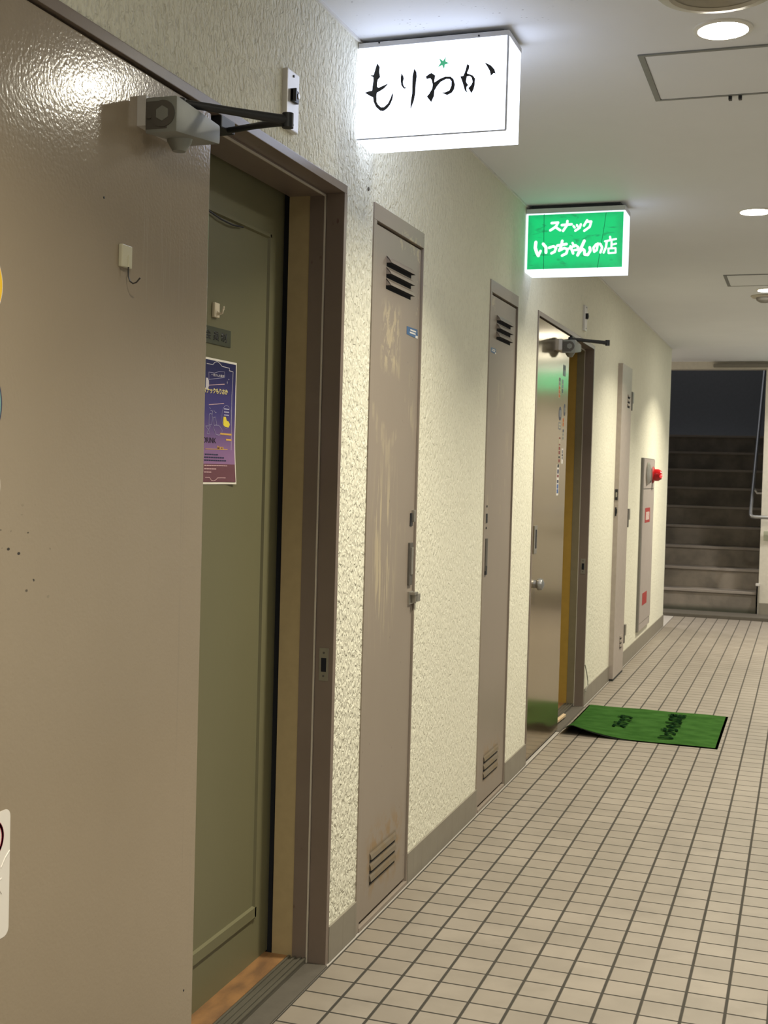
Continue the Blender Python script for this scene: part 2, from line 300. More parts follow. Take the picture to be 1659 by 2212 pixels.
def m_gold():
    t = NT('brushed_gold_metal')
    br = t.noise((1, 420, 1.2), 1.0, 3)
    col = t.mix(t.noise((1, 1, 0.5), 2, 4), (0.32, 0.245, 0.135), (0.365, 0.283, 0.16))
    band = t.mul(t.boxm(t.z, 0.05, 0.16, 0.03), 0.55)
    col = t.mix(band, col, (0.33, 0.26, 0.16))
    return t.done(col, t.add(t.mul(br, 0.10), 0.12), 0.82, t.bump(br, 0.08, 0.0006))
def m_green():
    t = NT('green_panel_paint')
    col = t.mix(t.noise((1, 1, 0.4), 2.4, 4), (0.143, 0.134, 0.074), (0.172, 0.160, 0.090))
    return t.done(col, 0.4, normal=t.bump(t.noise(scale=140), 0.08, 0.001))
def m_concrete():
    t = NT('stair_concrete')
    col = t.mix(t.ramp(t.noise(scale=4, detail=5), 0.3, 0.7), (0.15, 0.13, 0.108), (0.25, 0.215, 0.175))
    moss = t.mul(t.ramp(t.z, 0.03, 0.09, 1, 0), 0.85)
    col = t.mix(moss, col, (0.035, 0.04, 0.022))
    return t.done(col, 0.8, normal=t.bump(t.noise(scale=70, detail=4), 0.3, 0.003))
def m_skirt():
    t = NT('skirting_tile')
    v = t.math('FRACT', t.math('DIVIDE', t.math('SUBTRACT', t.y, 3.0), 0.0906))
    j = t.ramp(t.math('MINIMUM', v, t.math('SUBTRACT', 1.0, v)), 0.01, 0.02)
    col = t.mix(t.noise(scale=11, detail=5), (0.20, 0.178, 0.142), (0.27, 0.243, 0.20))
    col = t.mix(j, t.mix(0.5, col, (0.15, 0.13, 0.1)), col)
    return t.done(col, 0.42, normal=t.bump(j, 0.2, 0.001))
def m_mat():
    t = NT('green_mat_pile')
    a = t.noise((1, 1, 1), 700, 2); b_ = t.ramp(t.noise((1, 1.5, 1), 9, 4), 0.3, 0.7)
    col = t.mix(b_, (0.060, 0.185, 0.030), (0.110, 0.29, 0.060)); col = t.mix(t.mul(a, 0.5), col, (0.045, 0.15, 0.03))
    return t.done(col, 0.95, normal=t.bump(t.add(a, t.mul(b_, 2.0)), 0.8, 0.003), spec=0.1)
def m_sill():
    t = NT('orange_threshold_wood')
    col = t.mix(t.ramp(t.noise((3, 1.2, 1), 8, 5), 0.3, 0.7), (0.30, 0.155, 0.06), (0.16, 0.085, 0.04))
    return t.done(col, 0.5, normal=t.bump(t.noise(scale=90), 0.2, 0.001))
def m_greensign():
    t = NT('lit_green_acrylic')
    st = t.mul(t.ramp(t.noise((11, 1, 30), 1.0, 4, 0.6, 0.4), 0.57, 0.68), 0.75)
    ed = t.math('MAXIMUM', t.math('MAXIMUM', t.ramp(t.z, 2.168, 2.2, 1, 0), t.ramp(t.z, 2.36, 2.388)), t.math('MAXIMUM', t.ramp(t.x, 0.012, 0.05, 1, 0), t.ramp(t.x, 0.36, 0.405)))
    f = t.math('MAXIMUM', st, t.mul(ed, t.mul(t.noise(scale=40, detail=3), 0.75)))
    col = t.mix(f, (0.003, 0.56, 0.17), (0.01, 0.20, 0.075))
    t.l.new(col, t.b.inputs['Emission Color']); t.b.inputs['Emission Strength'].default_value = 1.0
    return t.done((0.02, 0.3, 0.1), 0.3)
def m_poster():
    t = NT('poster_print')
    def z3(f, a, b): return t.mix(f, a, b)
    c = z3(t.ramp(t.z, 1.44, 1.55), (0.055, 0.045, 0.20), (0.010, 0.012, 0.075))
    c = z3(t.ramp(t.z, 1.31, 1.44, 1, 0), c, (0.30, 0.16, 0.33))
    c = z3(t.math('LESS_THAN', t.z, 1.3095), c, (0.16, 0.060, 0.080))
    return t.done(c, 0.45)
MAT = dict(
    stucco=m_stucco(), ceil=m_ceiling(), floor=m_floor(), leaf=m_leaf(), frame=m_frame(), cab=m_cabinet(), gold=m_gold(), green=m_green(),
    concrete=m_concrete(), skirt=m_skirt(), mat=m_mat(), sill=m_sill(), gsign=m_greensign(), poster=m_poster(),
    white_wall=plain('white_wall_paint', (0.60, 0.565, 0.49), 0.6, bump=0.1),
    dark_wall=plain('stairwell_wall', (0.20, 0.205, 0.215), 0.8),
    cream_jamb=plain('cream_jamb_paint', (0.40, 0.31, 0.17), 0.45), yellow_jamb=plain('yellow_jamb_paint', (0.40, 0.245, 0.045), 0.45),
    olive=plain('olive_brown_paint', (0.20, 0.165, 0.10), 0.45),
    closer=plain('closer_grey_enamel', (0.25, 0.255, 0.235), 0.45, 0.3), closer_end=plain('closer_end_grey', (0.11, 0.10, 0.088), 0.5, 0.3),
    black=plain('black_metal', (0.012, 0.013, 0.017), 0.45), slot=plain('dark_opening', (0.006, 0.007, 0.012), 0.9),
    steel=plain('worn_steel', (0.42, 0.40, 0.36), 0.38, 0.85, 0.1), plate=plain('painted_plate', (0.62, 0.60, 0.58), 0.35, 0.2),
    chrome=plain('dull_steel_pipe', (0.36, 0.36, 0.37), 0.38, 0.9), alu=plain('aluminium_trim', (0.24, 0.25, 0.25), 0.45, 0.5),
    strip=plain('pale_seal', (0.52, 0.47, 0.40), 0.5), caulk=plain('caulk_line', (0.72, 0.71, 0.68), 0.6),
    stone=plain('grey_threshold_stone', (0.095, 0.083, 0.066), 0.6, var=0.1, bump=0.2), rail=plain('worn_sill_rail', (0.12, 0.11, 0.085), 0.45, 0.3, var=0.02),
    rubber=plain('dark_rubber', (0.028, 0.030, 0.028), 0.8), ink_green=plain('dark_green_lettering', (0.004, 0.020, 0.006), 1.0, spec=0.02),
    hook=plain('cream_plastic', (0.55, 0.52, 0.39), 0.22, var=0.02), hookw=plain('ivory_plastic', (0.75, 0.66, 0.50), 0.3, var=0.02),
    wire=plain('dark_hook_wire', (0.03, 0.025, 0.022), 0.4),
    plaque=plain('dark_green_plaque', (0.052, 0.058, 0.036), 0.45), ink=plain('black_ink', (0.008, 0.008, 0.012), 0.5),
    paper=plain('white_paper', (0.80, 0.75, 0.66), 0.6, var=0.01), line=plain('poster_line_white', (0.62, 0.58, 0.62), 0.6, var=0.01),
    line2=plain('poster_line_lilac', (0.45, 0.43, 0.60), 0.6, var=0.01), pink=plain('poster_pink', (0.75, 0.50, 0.52), 0.6, var=0.01),
    yel=plain('poster_yellow', (0.85, 0.68, 0.06), 0.6, var=0.01), gold_ink=plain('poster_gold', (0.72, 0.42, 0.10), 0.6, var=0.01),
    cream_ink=plain('poster_cream', (0.85, 0.72, 0.30), 0.6, var=0.01),
    blue=plain('blue_label', (0.03, 0.11, 0.27), 0.4), red=plain('red_print', (0.36, 0.025, 0.025), 0.45), ring=plain('crimson_ring', (0.42, 0.02, 0.07), 0.45),
    sticker=plain('white_sticker', (0.78, 0.74, 0.70), 0.4, var=0.01), syel=plain('yellow_sticker', (0.90, 0.55, 0.02), 0.4, var=0.01),
    steal=plain('teal_sticker', (0.17, 0.33, 0.33), 0.4), snavy=plain('navy_sticker', (0.03, 0.035, 0.09), 0.4),
    sgrey=plain('grey_sticker', (0.20, 0.20, 0.21), 0.4), sor=plain('orange_print', (0.50, 0.14, 0.03), 0.5), sdk=plain('dark_teal_print', (0.07, 0.14, 0.14), 0.5),
    smar=plain('maroon_print', (0.20, 0.03, 0.03), 0.5), sblue=plain('blue_print', (0.06, 0.13, 0.36), 0.5), sclear=plain('beige_film', (0.45, 0.40, 0.28), 0.3),
    firebox=plain('mauve_steel_panel', (0.42, 0.37, 0.345), 0.42, 0.1), fireside=plain('grey_steel_side', (0.17, 0.16, 0.145), 0.5),
    redlens=None, vent=plain('beige_vent_plastic', (0.50, 0.46, 0.38), 0.5), vdark=plain('vent_gap', (0.20, 0.185, 0.165), 0.7),
    trim=plain('lamp_trim', (0.75, 0.74, 0.70), 0.4), wood=plain('pale_wood', (0.62, 0.47, 0.30), 0.6),
    duct=plain('grey_duct_cover', (0.20, 0.185, 0.155), 0.6), edge=plain('nosing_strip', (0.27, 0.235, 0.205), 0.6),
    sign=glow('lit_white_acrylic', (0.80, 0.89, 1.12), SIGN_GLOW), signf=glow('lit_white_face', (0.80, 0.89, 1.12), SIGN_GLOW), signw=glow('lit_white_rim', (0.86, 0.98, 1.15), 1.3), letw=glow('lit_white_lettering', (0.86, 1.0, 0.96), 1.1),
    rimtop=plain('sign_top_channel', (0.66, 0.66, 0.68), 0.5), letb=plain('brush_black_film', (0.012, 0.012, 0.014), 0.5), star=glow('lit_green_star', (0.0, 0.36, 0.15), 1.0),
    lamp=glow('lamp_diffuser', (1.0, 0.95, 0.80), 150.0), redlamp=glow('red_indicator', (1.0, 0.01, 0.02), 1.6),
)
t = NT('red_lens'); MAT['redlens'] = t.done((0.45, 0.008, 0.012), 0.12)

# ------------------------------------------------------------------ setting
DOORS = [dict(n=1, ya=1.40, yh=2.233, yb=2.990, zt=2.037), dict(n=2, ya=5.385, yh=6.177, yb=6.915, zt=2.033)]
CABS = [(3.200, 3.666, 2.042), (4.520, 4.985, 2.036)]
holes = [(d['ya'], d['yb'], d['zt']) for d in DOORS] + CABS
holes.sort(); b = B(); y = -3.0; skirt = B()
for (a, c, zt) in holes:
    b.box(-0.25, 0, y, a, 0, ZC); b.box(-0.25, 0, a, c, zt, ZC)
    skirt.box(-0.001, 0.006, y, a - 0.001, 0.001, 0.098, 0.002); y = c
b.box(-0.25, 0, y, 10.98, 0, ZC); skirt.box(-0.001, 0.006, y + 0.001, 7.845, 0.001, 0.098, 0.002); skirt.box(-0.001, 0.006, 8.31, 10.985, 0.001, 0.105, 0.002)
struct('wall_left', b, MAT['stucco']); struct('baseboard_left', skirt, MAT['skirt'])
struct('floor', B().box(-2.5, 1.85, -3.0, 12.25, -0.12, 0), MAT['floor'])
struct('ceiling', B().box(-2.5, 1.85, -3.0, 12.25, ZC, ZC + 0.15), MAT['ceil'])
struct('wall_right', B().box(1.85, 2.0, -3.0, 12.25, 0, ZC), plain('pale_grey_wall_paint', (0.36, 0.375, 0.40), 0.6))
struct('wall_back', B().box(-0.25, 2.0, -3.15, -3.0, 0, ZC), MAT['white_wall'])
YF = 12.20
struct('wall_far', B().box(0.755, 2.0, YF, YF + 0.15, 0, ZC).box(-0.30, 0.755, YF, YF + 0.15, 2.36, ZC).box(-2.5, -0.30, YF, YF + 0.15, 0, ZC), MAT['white_wall'])
struct('wall_side', B().box(-2.5, -0.25, 10.80, 10.98, 0, ZC).box(-2.65, -2.5, 10.80, YF + 0.15, 0, ZC), MAT['white_wall'])
struct('baseboard_far', B().box(0.757, 1.85, YF - 0.008, YF + 0.001, 0.03, 0.14, 0.002), MAT['skirt'])
struct('trim_ceiling', B().box(-0.001, 0.007, -3.0, 10.98, ZC - 0.007, ZC + 0.001), MAT['caulk'])
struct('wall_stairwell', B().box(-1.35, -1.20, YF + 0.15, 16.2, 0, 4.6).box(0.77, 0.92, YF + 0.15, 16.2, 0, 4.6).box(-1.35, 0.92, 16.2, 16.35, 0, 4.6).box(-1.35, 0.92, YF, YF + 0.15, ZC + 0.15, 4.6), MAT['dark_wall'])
struct('trim_kerb', B().box(-2.5, 1.85, 11.86, YF - 0.0, -0.001, 0.032, 0.006), MAT['stone'])

# staircase
st = thing('staircase', 'dark concrete staircase climbing out of sight at the far end of the corridor', 'stairs', (0.235, 12.3, 0), kind='structure')
for k in range(9):
    y0 = 12.30 + 0.28 * k; z0 = 0.03 + 0.197 * (k + 1)
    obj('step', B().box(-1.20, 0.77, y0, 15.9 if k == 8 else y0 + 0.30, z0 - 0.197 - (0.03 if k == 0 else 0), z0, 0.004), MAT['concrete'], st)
    obj('nosing', B().box(-1.20, 0.77, y0 - 0.012, y0 + 0.02, z0 - 0.022, z0 + 0.003, 0.003), MAT['edge'], st)
hr = thing('handrail', 'shiny metal pipe handrail beside the dark stairs with an elbow and level end', 'handrail', (0.66, 12.1, 0.97))
pts = [(0.665, 14.5, 2.66), (0.662, 13.1, 1.672), (0.660, 12.22, 1.05), (0.660, 12.16, 1.005), (0.663, 12.125, 0.975), (0.675, 12.105, 0.963), (0.70, 12.10, 0.958), (1.3, 12.10, 0.955)]
obj('pipe', B().tube(pts, 0.017, 12), MAT['chrome'], hr, smooth=True)
obj('wall_bracket', B().tube([(0.662, 12.50, 1.235), (0.70, 12.50, 1.18), (0.772, 12.50, 1.18)], 0.011).cyl((0.755, 12.5, 1.18), (0.773, 12.5, 1.18), 0.028), MAT['plate'], hr, smooth=True)
obj('wall_bracket', B().tube([(1.05, 12.10, 0.945), (1.05, 12.12, 0.90), (1.05, 12.202, 0.90)], 0.010).cyl((1.05, 12.19, 0.9), (1.05, 12.203, 0.9), 0.028), MAT['plate'], hr, smooth=True)
cp = thing('corner_guard', 'short metal corner guard at the foot of the wall right of the stairs', 'corner guard', (0.75, 12.18, 0.03))
obj('guard_angle', B().box(0.735, 0.765, YF - 0.018, YF - 0.004, 0.032, 0.30, 0.002).box(0.735, 0.752, YF - 0.018, YF + 0.05, 0.032, 0.30, 0.002), MAT['steel'], cp)
obj('guard_cap', B().box(0.728, 0.768, YF - 0.022, YF + 0.02, 0.30, 0.325, 0.006), MAT['plate'], cp, label='white cap')
single('wall_plate', B().box(0.785, 0.88, YF - 0.006, YF + 0.001, 0.735, 0.825, 0.002), plain('grey_green_plate', (0.36, 0.37, 0.28), 0.5), 'grey green blank plate on the far white wall below the handrail', 'plate')
single('cable_duct', B().box(0.27, 1.07, YF - 0.05, YF + 0.001, 2.375, 2.405, 0.004), MAT['duct'], 'long grey duct cover fixed high on the far wall above the stairs', 'duct')

# ------------------------------------------------------------------ lamps and ceiling fittings
def downlight(x, y, label, seen=True, power=1.0, col=LAMP_COLOR):
    r = thing('downlight', label, 'ceiling light', (x, y, ZC), 'round ceiling downlights')
    obj('trim_ring', B().lathe([(0.060, -0.002), (0.062, -0.006), (0.068, -0.006), (0.073, -0.003), (0.074, 0.0)], (x, y, ZC)), MAT['trim'], r, smooth=True)
    obj('diffuser', B().lathe([(0.0, -0.0045), (0.055, -0.0045), (0.0615, -0.003), (0.0615, -0.001)], (x, y, ZC)), MAT['lamp'], r, smooth=True)
    ld = bpy.data.lights.new('downlight_beam', 'AREA'); ld.shape = 'DISK'; ld.size = 0.11; ld.energy = LAMP_POWER * power; ld.color = col
    ld.spread = math.radians(124)
    lo = link(bpy.data.objects.new('downlight_beam', ld)); lo.parent = r; lo.location = (0, 0, -0.012)
    return r
downlight(0.914, 3.207, 'bright round downlight in the ceiling, largest and nearest, beside the nearest access hatch')
downlight(0.909, 5.394, 'round lit downlight in the middle distance, right of the green sign')
downlight(0.900, 7.620, 'small far round downlight cut by the right edge, beside the farther ceiling hatch')
for yy in (0.98, -1.25): downlight(0.914, yy, 'round ceiling downlight behind the viewer, outside the photo')
downlight(0.90, 9.83, 'round ceiling downlight farther along, just outside the right edge', power=1.3)
downlight(1.25, 11.45, 'round ceiling downlight near the stairs, just outside the right edge', power=0.55, col=FAR_LAMP_COLOR)
downlight(-1.35, 11.55, 'round ceiling downlight round the corner, hidden by the left wall', power=0.8, col=FAR_LAMP_COLOR)

ex = thing('exit_lamp', 'green lit exit lamp high on the far wall, just outside the photo', 'exit lamp', (1.32, YF, 2.13))
obj('lamp_housing', B().box(1.09, 1.55, YF - 0.06, YF + 0.001, 2.13, 2.40, 0.006), MAT['trim'], ex)
obj('lit_panel', B().box(1.11, 1.53, YF - 0.063, YF - 0.0595, 2.15, 2.335), glow('exit_green', (0.10, 0.95, 0.42), 2.2), ex)
obj('lit_band', B().box(1.11, 1.53, YF - 0.063, YF - 0.0595, 2.345, 2.385), glow('exit_white', (0.95, 1.0, 0.92), 4.5), ex)
v = thing('ceiling_vent', 'round beige ceiling vent with ringed grille beside the nearest downlight', 'vent', (0.92, 2.93, ZC))
obj('vent_rim', B().lathe([(0.105, -0.010), (0.112, -0.016), (0.135, -0.012), (0.146, -0.002), (0.146, 0)], (0.92, 2.93, ZC)), MAT['vent'], v, smooth=True)
obj('vent_core', B().lathe([(0, -0.002), (0.108, -0.002), (0.108, 0)], (0.92, 2.93, ZC)), MAT['vdark'], v)
g = B()
for i in range(9): g.lathe([(0.012 + 0.012 * i - 0.0035, -0.004), (0.012 + 0.012 * i, -0.011), (0.012 + 0.012 * i + 0.0035, -0.004)], (0.92, 2.93, ZC))
obj('grille_rings', g, MAT['vent'], v, smooth=True)
sd = thing('ceiling_detector', 'small dark round ceiling detector just past the farther hatch', 'detector', (0.872, 7.87, ZC))
obj('detector_base', B().lathe([(0, -0.012), (0.075, -0.012), (0.085, -0.004), (0.085, 0)], (0.872, 7.87, ZC)), MAT['vent'], sd, smooth=True)
obj('detector_dome', B().lathe([(0, -0.042), (0.03, -0.040), (0.05, -0.028), (0.055, -0.011)], (0.872, 7.87, ZC)), MAT['vdark'], sd, smooth=True)
def hatch(x0, x1, y0, y1, label, latches):
    r = thing('ceiling_hatch', label, 'access hatch', ((x0 + x1) / 2, (y0 + y1) / 2, ZC), 'square ceiling access hatches')
    w_ = 0.016; z0 = ZC - 0.004
    f = B().box(x0, x0 + w_, y0, y1, z0, ZC + 0.001, 0.001).box(x1 - w_, x1, y0, y1, z0, ZC + 0.001, 0.001).box(x0 + w_, x1 - w_, y0, y0 + 0.012, z0, ZC + 0.001, 0.001).box(x0 + w_, x1 - w_, y1 - 0.012, y1, z0, ZC + 0.001, 0.001)
    obj('hatch_frame', f, MAT['alu'], r)
    obj('hatch_panel', B().box(x0 + w_ + 0.003, x1 - w_ - 0.003, y0 + 0.015, y1 - 0.015, ZC - 0.003, ZC + 0.001), MAT['ceil'], r)
    for lx in latches: obj('hatch_latch', B().box(lx - 0.005, lx + 0.005, y1 - 0.004, y1 + 0.014, ZC - 0.014, ZC, 0.002), MAT['black'], r)
hatch(0.685, 1.135, 3.345, 3.760, 'large square ceiling hatch with dark metal rim beyond the nearest downlight', (0.90, 0.928))
hatch(0.676, 1.126, 7.036, 7.443, 'farther square ceiling hatch, partly cut by the right edge', ())

# ------------------------------------------------------------------ doors
def screw(bm, p, ax, r=0.003):
    d = Vector(ax) * 0.0015; p = Vector(p); return bm.cyl(p - d, p + d, r, seg=10)
def closer_body(y0, y1):
    t = bmesh.new()
    pts_ = [(y0, 1.893), (y1, 1.914), (y1, 1.949), (y0, 1.957)]
    a = [t.verts.new((0.016, p[0], p[1])) for p in pts_]; c = [t.verts.new((0.079, p[0], p[1])) for p in pts_]
    t.faces.new(a[::-1]); t.faces.new(c)
    for i in range(4): t.faces.new((a[i], a[(i + 1) % 4], c[(i + 1) % 4], c[i]))
    bmesh.ops.recalc_face_normals(t, faces=t.faces[:])
    bmesh.ops.bevel(t, geom=t.edges[:], offset=0.005, segments=2, affect='EDGES', profile=0.7)
    b_ = B(); b_.merge(t); return b_
def door(d, label, leafmat, jambmat, stopmat, innermat):
    n, ya, yh, yb, zt = d['n'], d['ya'], d['yh'], d['yb'], d['zt']
    r = thing('door_%d' % n, label, 'door', (0, yh, 0), kind='structure')
    f = B().box(-0.046, 0.004, ya, yb, zt - 0.021, zt, 0.0015).box(-0.046, 0.004, yb - 0.020, yb, 0.0, zt - 0.021, 0.0015).box(-0.046, 0.004, ya, ya + 0.020, 0.0, zt - 0.021, 0.0015)
    obj('door_frame', f, MAT['frame'], r)
    obj('frame_stop', B().box(-0.089, -0.0465, yb - 0.026, yb - 0.001, 0.0, zt - 0.028).box(-0.089, -0.0465, yh, yb - 0.001, zt - 0.028, zt - 0.001), MAT[stopmat], r)
    obj('seal_strip', B().box(-0.0490, -0.0455, yb - 0.0275, yb - 0.0225, 0.0, zt - 0.028).box(-0.0490, -0.0455, yh, yb - 0.0225, zt - 0.0305, zt - 0.0255), MAT['strip'], r)
    obj('jamb_lining', B().box(-0.148, -0.0895, yb - 0.024, yb - 0.001, 0.012, zt - 0.026), MAT[jambmat], r)
    obj('head_lining', B().box(-0.148, -0.0895, yh, yb - 0.001, zt - 0.026, zt - 0.001), MAT[stopmat], r)
    obj('hinge_post', B().box(-0.20, -0.052, yh - 0.05, yh - 0.012, 0, zt - 0.022), MAT['frame'], r)
    obj('pocket_back', B().box(-0.060, -0.0535, ya + 0.001, yh - 0.05, 0.0, zt - 0.022), MAT['frame'], r)
    obj('door_leaf', B().box(-0.044, -0.002, ya + 0.024, yh, 0.012, zt - 0.027, 0.002), MAT[leafmat], r)
    for zz in (0.25, 1.0, 1.78): obj('hinge', B().cyl((-0.022, yh + 0.006, zz - 0.05), (-0.022, yh + 0.006, zz + 0.05), 0.006, seg=12), MAT['steel'], r, smooth=True)
    sp = obj('strike_plate', B().box(-0.034, -0.008, yb - 0.0222, yb - 0.0195, 0.752, 0.838, 0.0006), MAT['steel'], r)
    obj('strike_hole', B().box(-0.028, -0.014, yb - 0.0228, yb - 0.0215, 0.776, 0.812), MAT['slot'], sp)
    for zz in (0.765, 0.826): obj('screw', screw(B(), (-0.021, yb - 0.0222, zz), (0, 1, 0)), MAT['closer_end'], sp)
    # threshold
    obj('threshold', B().box(-0.049, 0.010, yh - 0.01, yb - 0.021, -0.002, 0.004, 0.001), MAT['stone'], r)
    tr = B().box(-0.102, -0.049, yh - 0.01, yb - 0.027, -0.002, 0.014, 0.001)
    for xx in (-0.098, -0.082, -0.066, -0.054): tr.box(xx, xx + 0.006, yh - 0.01, yb - 0.027, 0.013, 0.018, 0.001)
    obj('sill_rail', tr, MAT['rail'], r)
    obj('inner_sill', B().box(-0.20, -0.102, yh - 0.01, yb - 0.025, -0.002, 0.015), MAT['sill'], r)
    obj('shade_backing', B().box(-0.21, -0.1485, yb - 0.008, yb - 0.0005, 0.0, zt - 0.001).box(-0.245, -0.205, ya + 0.001, yb - 0.001, 0.0, zt - 0.001).box(-0.205, -0.062, ya + 0.001, yh - 0.06, 0.0, zt - 0.001), MAT['slot'], r)  # black backing added: its colour gives the gap its shade and blocks stray light
    # closer
    cy0 = yh - 0.288; cy1 = yh - 0.118
    c = obj('door_closer', closer_body(cy0, cy1), MAT['closer'], r, label='grey door closer body', smooth=True)
    obj('mounting_plate', B().box(-0.003, 0.016, cy0 + 0.002, cy1 - 0.004, 1.908, 1.962, 0.002), MAT['plate'], c)
    e = B().cyl((0.052, cy0 - 0.003, 1.926), (0.052, cy0 + 0.004, 1.926), 0.0235, seg=28).box(0.018, 0.060, cy0 - 0.001, cy0 + 0.004, 1.900, 1.949, 0.001)
    screw(e, (0.026, cy0 - 0.002, 1.924), (0, 1, 0), 0.006); obj('end_cap', e, MAT['closer_end'], c)
    obj('hex_plug', B().cyl((0.052, cy0 - 0.0045, 1.926), (0.052, cy0, 1.926), 0.0135, seg=6), MAT['closer'], c)
    obj('spindle_cap', B().lathe([(0.024, 0.0), (0.022, -0.008), (0.012, -0.024), (0, -0.025)], (0.040, yh - 0.205, 1.905)), MAT['closer'], c, smooth=True)
    obj('spindle', B().cyl((0.040, yh - 0.205, 1.955), (0.040, yh - 0.205, 1.977), 0.011), MAT['black'], c, smooth=True)
    E_ = Vector((0.200, yh - 0.078, 1.962)); S_ = Vector((0.040, yh - 0.205, 1.970)); H_ = Vector((0.008, yh + 0.062, 1.993))
    obj('closer_arm', B().tube([S_, S_ + (E_ - S_) * 0.5, E_ - (E_ - S_) * 0.12, E_], [0.0075, 0.0075, 0.009, 0.010]), MAT['black'], c, smooth=True)
    obj('closer_arm', B().tube([H_, H_ + (E_ - H_) * 0.5, E_ - (E_ - H_) * 0.15, E_], [0.0065, 0.0065, 0.009, 0.011]), MAT['black'], c, smooth=True)
    obj('arm_elbow', B().cyl(E_ - Vector((0, 0, 0.014)), E_ + Vector((0, 0, 0.013)), 0.011), MAT['black'], c, smooth=True)
    obj('arm_shoe', B().box(-0.036, 0.006, yh + 0.03, yh + 0.092, zt - 0.046, zt - 0.0205, 0.003), MAT['black'], c)
    # wall hold-open plate
    pl = thing('wall_latch_plate', d['plate'], 'plate', (0, yh + 0.37, 2.08), 'hold-open plates above the doors')
    p0 = yh + 0.338; p1 = p0 + 0.068
    obj('plate_body', B().box(-0.001, 0.013, p0, p1, 2.075, 2.208, 0.003), MAT['plate'], pl)
    obj('latch_keeper', B().box(0.013, 0.021, p0 + 0.018, p0 + 0.050, 2.138, 2.166, 0.002).box(0.013, 0.027, p0 + 0.018, p0 + 0.023, 2.138, 2.166), MAT['black'], pl)
    obj('keeper_pin', B().cyl((0.018, p0 + 0.036, 2.152), (0.027, p0 + 0.036, 2.152), 0.006), MAT['steel'], pl, smooth=True)
    for zz in (2.198, 2.088): obj('screw', screw(B(), (0.0135, p0 + 0.034, zz), (1, 0, 0)), MAT['black'], pl)
    return r
DOORS[0]['plate'] = 'pale metal latch plate on the textured wall above the near doorway'
DOORS[1]['plate'] = 'dark narrow latch plate on the wall above the far gold door'
d1 = door(DOORS[0], 'brown steel door in the left foreground folded open into its recess, with closer', 'leaf', 'cream_jamb', 'frame', 'green')
d2 = door(DOORS[1], 'brushed gold metal door farther along the left wall, standing open under the green sign', 'gold', 'yellow_jamb', 'olive', 'olive')
# gold door hardware
kn = obj('door_knob', B().lathe([(0.019, 0), (0.018, 0.012), (0.026, 0.018), (0.028, 0.028), (0.024, 0.040), (0.012, 0.046), (0, 0.047)], (-0.002, 5.487, 0.808), 'x'), MAT['chrome'], d2, smooth=True)
pu = obj('pull_plate', B().box(-0.003, 0.003, 5.448, 5.508, 0.946, 1.074, 0.002), MAT['steel'], d2)
obj('pull_slot', B().box(0.0025, 0.004, 5.468, 5.492, 0.97, 1.055, 0.0005), MAT['slot'], pu)
# inner door of the near shop
gd = thing('door_3', 'grey green panelled inner door standing back inside the near doorway', 'door', (-0.17, 2.6, 0), kind='structure')
obj('door_leaf', B().box(-0.195, -0.168, 2.222, 2.981, 0.014, 2.034, 0.001), MAT['green'], gd)
def ring(y0, y1, z0, z1, w0, w1, xa, xb):
    m = B()
    m.prism([(xa, z0), (xb, z0 + 0.004), (xb, z0 + w0 - 0.004), (xa, z0 + w0)], y0, y1, 'y'); m.prism([(xa, z1 - w1), (xb, z1 - w1 + 0.003), (xb, z1 - 0.003), (xa, z1)], y0, y1, 'y')
    m.prism([(xa, y1 - w1), (xb, y1 - w1 + 0.003), (xb, y1 - 0.003), (xa, y1)], z0, z1, 'z'); m.prism([(xa, y0), (xb, y0 + 0.003), (xb, y0 + w1 - 0.003), (xa, y0 + w1)], z0, z1, 'z')
    return m
obj('panel_molding', ring(2.32, 2.893, 0.132, 1.902, 0.034, 0.014, -0.1685, -0.161), MAT['green'], gd)
obj('peeling_edge', B().tube([(-0.163, 2.50, 1.893), (-0.160, 2.60, 1.880), (-0.159, 2.66, 1.8785), (-0.161, 2.72, 1.885)], 0.0022, 6), MAT['black'], gd)
obj('door_leaf', B().box(-0.195, -0.168, 6.166, 6.898, 0.014, 2.03, 0.001), MAT['olive'], d2)

# ------------------------------------------------------------------ utility cabinets set in the wall
def louvres(parent, y0, y1, z0, z1, n, depth, slit, xs=-0.002):
    h = (z1 - z0) / n; a, s = B(), B()
    for i in range(n):
        zt = z1 - i * h; zb = zt - h + slit
        a.prism([(xs - 0.001, zt), (xs + depth * 0.55, zt - (zt - zb) * 0.42), (xs + depth, zb), (xs + depth - 0.0012, zb), (xs - 0.001, zt - 0.003)], y0, y1, 'y')
        for (u, k) in ((y0, 1), (y1, -1)):
            a.prism([(xs - 0.001, zt), (xs + depth, zb), (xs - 0.001, zb)], u, u + k * 0.0012, 'y')
        s.box(xs - 0.0015, xs + depth * 0.9, y0 + 0.002, y1 - 0.002, zb + 0.0005, zb + 0.0015); s.box(xs - 0.0012, xs + 0.0008, y0 + 0.001, y1 - 0.001, zb - slit + 0.001, zb)
    v_ = obj('louver_vent', a, MAT['cab'], parent)
    obj('vent_slot', s, MAT['slot'], v_)
